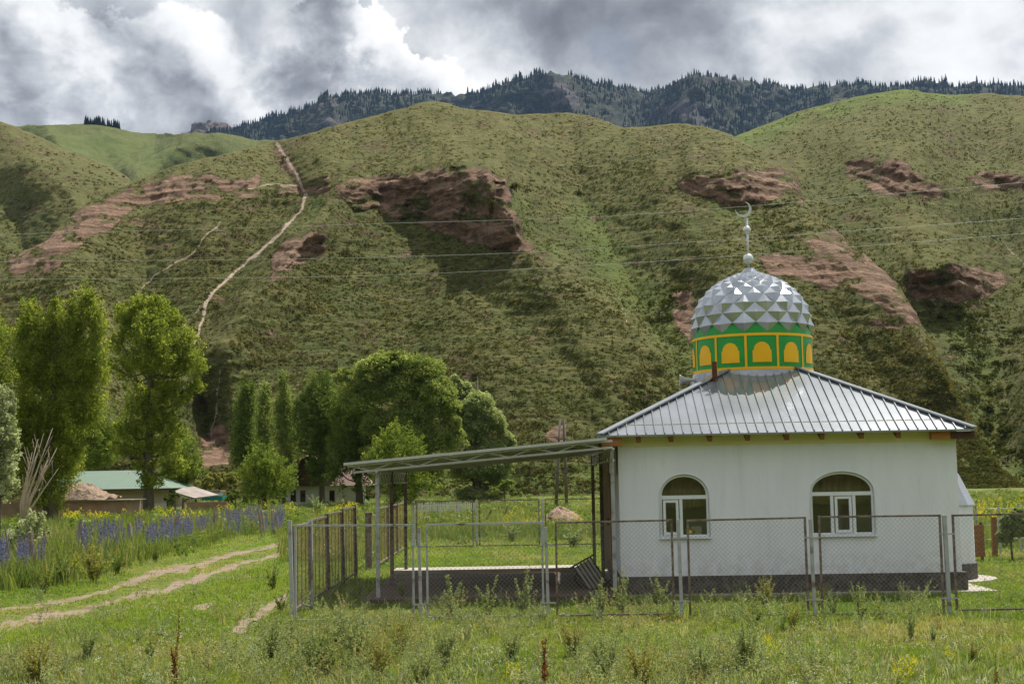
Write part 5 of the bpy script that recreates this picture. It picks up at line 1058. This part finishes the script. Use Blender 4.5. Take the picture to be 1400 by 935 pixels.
fl = [spike(10+i, 12, .30, .055, .6) for i in range(4)]; FV = np.array([q[0] for q in fl])
def yel(a, b, p, r):
    q = ((a > 80) & (a < 300) & (b > 690) & (b < 722) & (fbm(a/22, b/9, 3, 61) > .0)) | (inpoly(a, b, [(95, 800), (105, 760), (150, 750), (168, 785), (150, 800)]) & (r.uniform(0, 1, a.shape) < .10)) | ((a > 300) & (a < 490) & (b > 690) & (b < 712) & (fbm(a/22, b/9, 3, 62) > .05)) | ((a > 690) & (a < 860) & (b > 692) & (b < 735) & (r.uniform(0, 1, a.shape) < .12)) | ((a > 1335) & (b > 695) & (b < 735) & (r.uniform(0, 1, a.shape) < .3))
    return q
px, py, pos, r = ground_scatter(26000, -110, 1510, 680, 810, yel, 6); k = min(len(px), 420); px, py, pos = px[:k], py[:k], pos[:k]
sz = r.uniform(.5, .95, k)*np.where(py > 740, .75, 1); o = scatter('yellow_flowers', FV, fl[0][1], pos, sz*np.clip(pos[:, 1]/80, .5, 1.1), M['ypetal'], None, None, .1, zs=sz); o['kind'] = 'stuff'
dv = [spike(30+i, 5, .6, .10, .7) for i in range(3)]; DV = np.array([q[0] for q in dv])
def dots(a, b, p, r):
    c = (fbm(p[:, 0]/1.5, p[:, 1]/2, 3, 71) > .08)
    return c & (b > 815)
px, py, pos, r = ground_scatter(4500, -110, 1510, 800, 958, dots, 7); sz = r.uniform(.05, .11, len(px))
o = scatter('tiny_white_flowers', DV, dv[0][1], pos, sz, M['wpetal'], None, None, .1, zs=sz*1.2); o['kind'] = 'stuff'
pts = []
for cx, cy in ((985, 893), (1020, 901), (1052, 886), (1058, 898), (1243, 925), (1250, 918), (1225, 928), (1300, 905), (700, 928)):
    for q in range(6): v = G(cx+RNG.normal(0, 4), cy+14+RNG.normal(0, 3)); pts.append(v)
sz = RNG.uniform(.22, .34, len(pts)); o = scatter('yellow_meadow_flowers', FV, fl[0][1], np.array(pts), sz*.6, M['ypetal'], None, None, .1, zs=sz); o['kind'] = 'stuff'
def wisp(seed):
    V, Fc, tn_, dr_ = weedmesh('fine', seed); return V, Fc
# single weeds, each a thing of its own
def weedmesh(kind, seed):
    r = np.random.default_rng(seed); V = []; Fc = []; tn = []; dr = []
    def lf(c, t, s, w_):
        t = t/np.linalg.norm(t); b = np.cross(t, r.normal(0, 1, 3)); b /= np.linalg.norm(b); k = len(V); V.extend([c, c+t*s*.5-b*w_, c+t*s, c+t*s*.5+b*w_]); Fc.append([k, k+1, k+2, k+3]); tn.extend([r.uniform(0, 1)]*4); dr.extend([0 if r.uniform() < .9 else .6]*4)
    def stem(p, q, w_):
        k = len(V); d = np.array([w_, 0, 0]); e = np.array([0, w_, 0])
        for s in (d, e):
            k = len(V); V.extend([p-s, p+s, q+s*.4, q-s*.4]); Fc.append([k, k+1, k+2, k+3]); tn.extend([.3]*4); dr.extend([.35]*4)
    ns = {'tall': 9, 'bush': 15, 'dock': 3, 'fine': 34, 'wisp': 7}[kind]
    for i in range(ns):
        a = r.uniform(0, 2*PI); sp_ = {'tall': .34, 'bush': .55, 'dock': .14, 'fine': .6, 'wisp': .6}[kind]*r.uniform(.2, 1); h = r.uniform(.4, 1); p0 = np.array([r.normal(0, .04), r.normal(0, .04), 0]); p1 = np.array([sp_*math.cos(a), sp_*math.sin(a), h])
        m = (p0+p1)/2+np.array([0, 0, .08]); stem(p0, m, .010); stem(m, p1, .007); nl = {'tall': 52, 'bush': 42, 'dock': 70, 'fine': 34, 'wisp': 20}[kind]
        for q in range(nl):
            f = r.uniform(.12, 1.0)**(.8); c = (p0*(1-2*f)+m*2*f) if f < .5 else (m*(2-2*f)+p1*(2*f-1))
            if kind == 'dock': lf(c+r.normal(0, .012, 3) if f > .45 else c, r.normal(0, 1, 3)*np.array([1, 1, .6])+np.array([0, 0, .4]), .045 if f > .45 else .16, .018)
            else: 
                L_ = {'tall': .095, 'bush': .10, 'fine': .085, 'wisp': .10}[kind]*(1.15-.6*f); lf(c, r.normal(0, 1, 3)*np.array([1, 1, .5])+np.array([0, 0, .45]), L_, L_*.22)
    return np.array(V), np.array(Fc), tn, dr
px, py, pos, r = ground_scatter(2500, -110, 1510, 815, 965, lambda a, b, p, r: r.uniform(0, 1, a.shape) < np.clip(np.exp(-((a-460)/110)**2-((b-905)/40)**2)*1.1+.75*np.exp(-((a-900)/160)**2-((b-925)/28)**2)+.6*np.exp(-((a-40)/90)**2-((b-930)/26)**2)+.45*np.exp(-((a-1060)/70)**2-((b-850)/18)**2)+.55*np.exp(-((a-630)/120)**2-((b-862)/16)**2)+.55*((a > 405) & (a < 1300))*np.exp(-((b-836)/15)**2)*(fbm(a/25, b/9, 3, 19) > -.1)+.07, 0, 1), 17)
ws_ = [weedmesh('wisp', 60+i) for i in range(5)]; mn = min(len(q[0]) for q in ws_)//4*4
o = scatter('wispy_undergrowth', np.array([q[0][:mn] for q in ws_]), ws_[0][1][:mn//4], pos, r.uniform(.22, .52, len(px)), M['weedgrey'], np.clip(r.normal(.5, .3, len(px)), 0, 1), np.clip(r.normal(.2, .3, len(px)), 0, 1), .15); o['kind'] = 'stuff'
wm_ = {}
def weed(kind, var, mat, px, py, hpx, label, cat='weed', wf=1.0, group=None):
    v = G(px, py); h = hpx*v.y/FPX*1.18; key = (kind, var, mat); name = {'dock': 'dock_plant', 'tall': 'tall_weed', 'bush': 'weed_clump', 'fine': 'wispy_weed'}[kind]
    if key not in wm_:
        V, Fc, tn, dr = weedmesh(kind, var); o = npmesh(name, V, Fc, M[mat], None, dict(tint=tn, dry=dr)); wm_[key] = o
    else: o = wm_[key].copy(); COL.objects.link(o)
    o.location = v; o.scale = (h*wf, h*wf, h); o.rotation_euler.z = RNG.uniform(0, 6); tag(o, label, cat, group)
g1 = 'weeds along the front fence'
W = [('bush', 0, 'weedolive', 128, 798, 50, 'yellow-green flowering bush beside the bend of the dirt track', .95), ('bush', 1, 'meadow', 88, 800, 46, 'leafy green bush left of the yellow-green flowering one', .9), ('bush', 2, 'meadow', 160, 786, 36, 'green weed clump right of the yellow-green flowering bush', .9), ('bush', 3, 'meadow', 62, 812, 44, 'leafy green bush before the nearest blue flowers', .8),
     ('tall', 0, 'meadow', 212, 770, 30, 'small green weed at the meadow edge above the far wheel track', 1.0), ('bush', 1, 'weedgrey', 435, 704, 26, 'grey-green weed clump standing before the old whitewashed house', 1.2), ('bush', 0, 'weedgrey', 700, 742, 26, 'dark weed tuft at the rear fence left of the soil heap', 1.3), ('bush', 2, 'weedgrey', 783, 748, 28, 'weed clump at the rear fence below the soil heap', 1.5),
     ('tall', 0, 'weedgrey', 618, 848, 66, 'tall leafy weed right of the second fence post from the left', .75), ('tall', 1, 'weedgrey', 668, 848, 60, 'tall weed midway along the second fence panel from the left', .7), ('tall', 2, 'weedgrey', 716, 846, 66, 'tall weed just left of the third fence post', .7),
     ('tall', 0, 'weedgrey', 822, 845, 58, 'tall weed before the tipped black rack', .65), ('tall', 1, 'weedgrey', 851, 842, 64, 'tall weed before the left corner of the mosque wall', .65), ('tall', 2, 'weedgrey', 903, 828, 42, 'weed under the left arched window, behind the fence', .9),
     ('tall', 1, 'weedgrey', 462, 820, 44, 'weed inside the yard beside the side fence', .6), ('tall', 2, 'weedgrey', 493, 822, 38, 'weed inside the yard left of the first awning post', .7), ('tall', 0, 'weedgrey', 549, 822, 40, 'weed inside the yard between awning post and fence post', .6),
     ('bush', 0, 'weedolive', 1047, 832, 38, 'brownish seeding weed clump between the two arched windows', .9), ('bush', 1, 'meadow', 1034, 856, 34, 'dark green weed clump in front of the fence below the brownish one', .8), ('bush', 2, 'weedolive', 1083, 862, 38, 'yellowish weed clump in front of the fence under the right window', .75),
     ('bush', 3, 'weedgrey', 1140, 842, 32, 'grey-green weed clump at the fence post under the right window', .8), ('bush', 0, 'weedgrey', 1178, 853, 48, 'bushy grey-green weed right of the fence post under the right window', .6), ('tall', 2, 'weedgrey', 1236, 828, 32, 'slim weed behind the fence near the right wall corner', .7),
     ('bush', 1, 'weedgrey', 1246, 878, 52, 'bluish grey weed standing alone before the last mosque fence panel', .5), ('tall', 0, 'weedgrey', 1276, 880, 30, 'small slim weed right of the bluish grey weed', .8), ('bush', 2, 'meadow', 1118, 838, 30, 'low green clump at the foot of the fence under the right window', .8),
     ('fine', 0, 'weedgrey', 430, 925, 78, 'large wispy grey-green weed mass at bottom left of centre', .75), ('fine', 1, 'weedgrey', 490, 915, 74, 'wispy weed mass next to the large one, with dry stems', .7), ('fine', 2, 'weedolive', 545, 900, 56, 'dry yellowish wispy weed in the foreground grass', .8), ('fine', 3, 'weedgrey', 610, 915, 60, 'loose wispy weed in the foreground left of the reddish dock pair', .7),
     ('fine', 0, 'weedolive', 50, 938, 66, 'wispy yellowish weed in the bottom left corner', .9), ('fine', 2, 'weedgrey', 830, 930, 66, 'pale wispy weed in the foreground right of the dark dock', .7), ('fine', 1, 'weedgrey', 1020, 915, 62, 'pale wispy weed with yellow flowers in the foreground', .8), ('tall', 1, 'meadow', 385, 838, 30, 'low leafy weed beside the dirt gully', 1.0), ('tall', 2, 'meadow', 372, 808, 36, 'broad green weed at the head of the dirt gully', .9), ('fine', 3, 'weedgrey', 960, 935, 56, 'feathery weed at the bottom edge under the left window', .9),
     ('fine', 1, 'weedolive', 880, 945, 60, 'feathery yellow-green weed at the bottom edge below the mosque corner', .9), ('tall', 0, 'meadow', 205, 905, 34, 'small leafy weed left of the orange-brown dock', 1.0), ('tall', 1, 'weedgrey', 640, 880, 30, 'small grey weed before the second fence panel', .8),
     ('fine', 1, 'weedgrey', 372, 905, 54, 'left edge clump of the wispy weed mass at bottom left of centre', .9), ('bush', 3, 'weedgrey', 398, 890, 46, 'leafy clump at the upper left of the wispy weed mass', .9), ('fine', 2, 'weedgrey', 458, 890, 56, 'wispy clump at the top middle of the foreground weed mass', .9),
     ('bush', 0, 'meadow', 445, 930, 56, 'dark green leafy weed low in the foreground weed mass', .8), ('fine', 3, 'weedolive', 520, 932, 62, 'dry clump beside the short reddish dock', .8), ('fine', 0, 'weedgrey', 575, 940, 56, 'grey wispy weed at the bottom edge right of the reddish dock', .9), ('bush', 2, 'weedgrey', 528, 872, 40, 'small leafy weed at the top right of the foreground weed mass', .9),
     ('fine', 1, 'weedolive', 786, 900, 50, 'thin dry weed between the dark dock and the mosque corner', .8), ('fine', 2, 'weedgrey', 1110, 930, 48, 'thin grey weed at the bottom edge below the right window', .9), ('bush', 1, 'weedolive', 1330, 905, 34, 'low olive weed in the grass above the dark corner dock', .9), ('fine', 3, 'weedgrey', 120, 905, 44, 'thin weed in the grass below the dirt track', .8),
     ('fine', 0, 'weedgrey', 700, 905, 50, 'low feathery weed left of the dark dock', .8)]
for k_, var, mt, px, py, h, lb, wf in W: weed(k_, var, mt, px, py, h, lb, 'weed', wf, g1 if 815 < py < 885 and px > 440 else 'weeds in the grass')
for var, px, py, h, lb, wf in ((0, 240, 945, 92, 'tall orange-brown dock in the left foreground', .5), (1, 517, 943, 44, 'short reddish dock at the bottom edge left of centre', .5), (2, 746, 945, 66, 'dark brown leaning dock at the bottom edge right of centre', .6), (0, 1363, 945, 42, 'dark dock in the bottom right corner', .5), (2, 712, 945, 30, 'low brown dock left of the dark leaning one', .6)):
    weed('dock', var, 'weedbrown', px, py, h, lb, 'dock plant', wf, 'brown dock plants')
# ================================================================ HAZE, SKY, SUN
m, t, out = newmat('haze_air')
vol = t.n('ShaderNodeVolumePrincipled', Density=HAZE); t.put(vol.inputs['Color'], (.42, .64, 1.0)); t.put(out.inputs['Volume'], vol.outputs[0])
hz_ = MB(); hz_.box((0, 2025, 590), (5000, 5950, 1190)); o = hz_.build('haze', m); o['kind'] = 'stuff'; o.display_type = 'BOUNDS'
SAZ, SEL = rad(31), rad(60)               # azimuth from +y towards +x, elevation
sd = Vector((math.sin(SAZ)*math.cos(SEL), math.cos(SAZ)*math.cos(SEL), math.sin(SEL)))
ld = bpy.data.lights.new('sun', 'SUN'); lo_ = bpy.data.objects.new('sun', ld); COL.objects.link(lo_)
ld.energy = SUN; ld.angle = rad(.5); ld.color = (1.0, .955, .88); lo_.rotation_euler = sd.to_track_quat('Z', 'Y').to_euler(); lo_.location = sd*50
wld = bpy.data.worlds.new('World'); S.world = wld; wld.use_nodes = True; wt = NT(wld.node_tree); wld.node_tree.nodes.clear()
wo = wt.n('ShaderNodeOutputWorld'); bg = wt.n('ShaderNodeBackground', Strength=.1)
sky = wt.n('ShaderNodeTexSky', sky_type='NISHITA'); sky.sun_disc = False; sky.sun_elevation = SEL; sky.sun_rotation = SAZ; sky.altitude = 1800; sky.air_density = 1.0; sky.dust_density = .6
dirv = wt.n('ShaderNodeTexCoord').outputs['Generated']
q = wt.vm('MULTIPLY', dirv, (1, 1, 1.35))
wv = wt.vm('ADD', q, wt.vm('SCALE', wt.vm('SUBTRACT', wt.noise(q, 5, 4, .55, 0, True), (.5, .5, .5)), scale=.09))
def cl(v):
    a = wt.noise(v, 6.0, 9, .54); b = wt.noise(v, 14, 8, .55); return wt.m('ADD', wt.m('MULTIPLY', a, .75), wt.m('MULTIPLY', b, .25))
n0 = cl(wv); n1 = cl(wt.vm('ADD', wv, (.016, .0, .034)))
relief = wt.m('MULTIPLY', wt.m('SUBTRACT', n0, n1), 2.6)
WARP = wt.vm('NORMALIZE', wt.vm('ADD', dirv, wt.vm('SCALE', wt.vm('SUBTRACT', wt.noise(dirv, 17, 7, .6, 0, True), (.5, .5, .5)), scale=.10)))
def spot(px, py, deg, val):
    d = Vector(DIR(float(px), float(py))).normalized(); dt_ = wt.vm('DOT_PRODUCT', WARP, tuple(d))
    return wt.m('MULTIPLY', wt.mr(dt_, math.cos(rad(deg*1.15)), math.cos(rad(deg*.1)), 0, 1, True), val*.8)
acc = wt.m('ADD', wt.m('MULTIPLY', relief, .55), .49); acc = wt.m('ADD', acc, wt.m('MULTIPLY', wt.m('SUBTRACT', n0, .5), .9))
for s_ in ((1010, 95, 3.4, .20), (660, 110, 2.4, .20), (1200, 70, 5.0, .16), (1330, 120, 3, .12), (880, 25, 4.5, -.34), (740, 40, 2.6, -.16), (620, 40, 2.0, -.06), (120, 70, 2.2, -.12), (420, 150, 2.4, -.16), (10, 165, 2.4, -.12), (330, 60, 2.4, -.10)): acc = wt.m('ADD', acc, spot(*s_))
STOPS = [(.0, (.85, .90, 1.0)), (.24, (1.6, 1.68, 1.84)), (.48, (3.0, 3.1, 3.28)), (.70, (4.8, 4.85, 4.9)), (1.0, (6.0, 5.95, 5.85))]
# nearer cumulus with crisp tops and grey bases, in front of the grey deck
body = wt.m('MULTIPLY', wt.m('SUBTRACT', n0, .5), 2.6)
for s_ in ((235, 150, 4.4, .75), (60, 105, 3.6, .62), (470, 95, 3.0, .80), (520, 50, 1.9, .55), (600, 130, 2.2, .62), (-60, 60, 3.0, .6), (1130, 115, 1.8, .5)): body = wt.m('ADD', body, spot(*s_))
bmask = wt.mr(body, .34, .47, 0, 1, True)
bsh = wt.m('ADD', wt.m('MULTIPLY', relief, 1.45), wt.mr(body, .34, 1.0, .80, .50))
for s_ in ((400, 60, 2.6, -.42), (450, 145, 2.4, -.30), (215, 175, 2.6, -.22), (520, 75, 1.8, .22), (50, 150, 2.4, -.2), (590, 110, 1.6, .08)): bsh = wt.m('ADD', bsh, spot(*s_))
cc = wt.mix(bmask, wt.ramp(acc, STOPS), wt.ramp(bsh, STOPS))
frontw = wt.mr(wt.n('ShaderNodeSeparateXYZ', Vector=dirv).outputs['Y'], .35, .9, 1.45, 1.2, True)
cc = wt.vm('SCALE', cc, scale=frontw)
gap = wt.m('ADD', wt.m('MULTIPLY', wt.m('SUBTRACT', n0, .5), -.7), .0)
for s_ in ((870, 82, 2.6, .30), (820, 72, 1.6, .15)): gap = wt.m('ADD', gap, spot(*s_))
gm = wt.mr(gap, .20, .60, 0, .6, True)
# cloud deck is broken away from the picture: blue shows between clouds overhead
skyc = wt.vm('SCALE', sky, scale=1.0)
cover = wt.mr(wt.noise(wv, 2.2, 6, .55), .30, .42, 0, 1, True)
up_ = wt.m('MULTIPLY', wt.m('SUBTRACT', 1.0, cover), wt.mr(wt.n('ShaderNodeSeparateXYZ', Vector=dirv).outputs['Z'], .38, .6, 0, 1, True))
gm = wt.m('MAXIMUM', gm, up_)
fc = wt.mix(gm, cc, wt.mix(.6, skyc, (2.2, 2.6, 3.1)))
wt.put(bg.inputs['Color'], fc); wt.put(wo.inputs['Surface'], bg)
wld.cycles.sampling_method = 'MANUAL'; wld.cycles.sample_map_resolution = 512
S.view_settings.view_transform = 'Standard'; S.view_settings.look = 'None'; S.view_settings.exposure = EXPO; S.view_settings.gamma = 1; S.view_settings.use_curve_mapping = False
S.render.engine = 'CYCLES'; cy = S.cycles; cy.max_bounces = 6; cy.diffuse_bounces = 3; cy.glossy_bounces = 3; cy.transmission_bounces = 4; cy.transparent_max_bounces = 8; cy.volume_bounces = 0
cy.use_denoising = True; cy.denoiser = 'OPENIMAGEDENOISE'; cy.use_adaptive_sampling = True; cy.adaptive_threshold = .01; cy.caustics_reflective = False; cy.caustics_refractive = False; cy.sample_clamp_indirect = 6
S.render.film_transparent = False
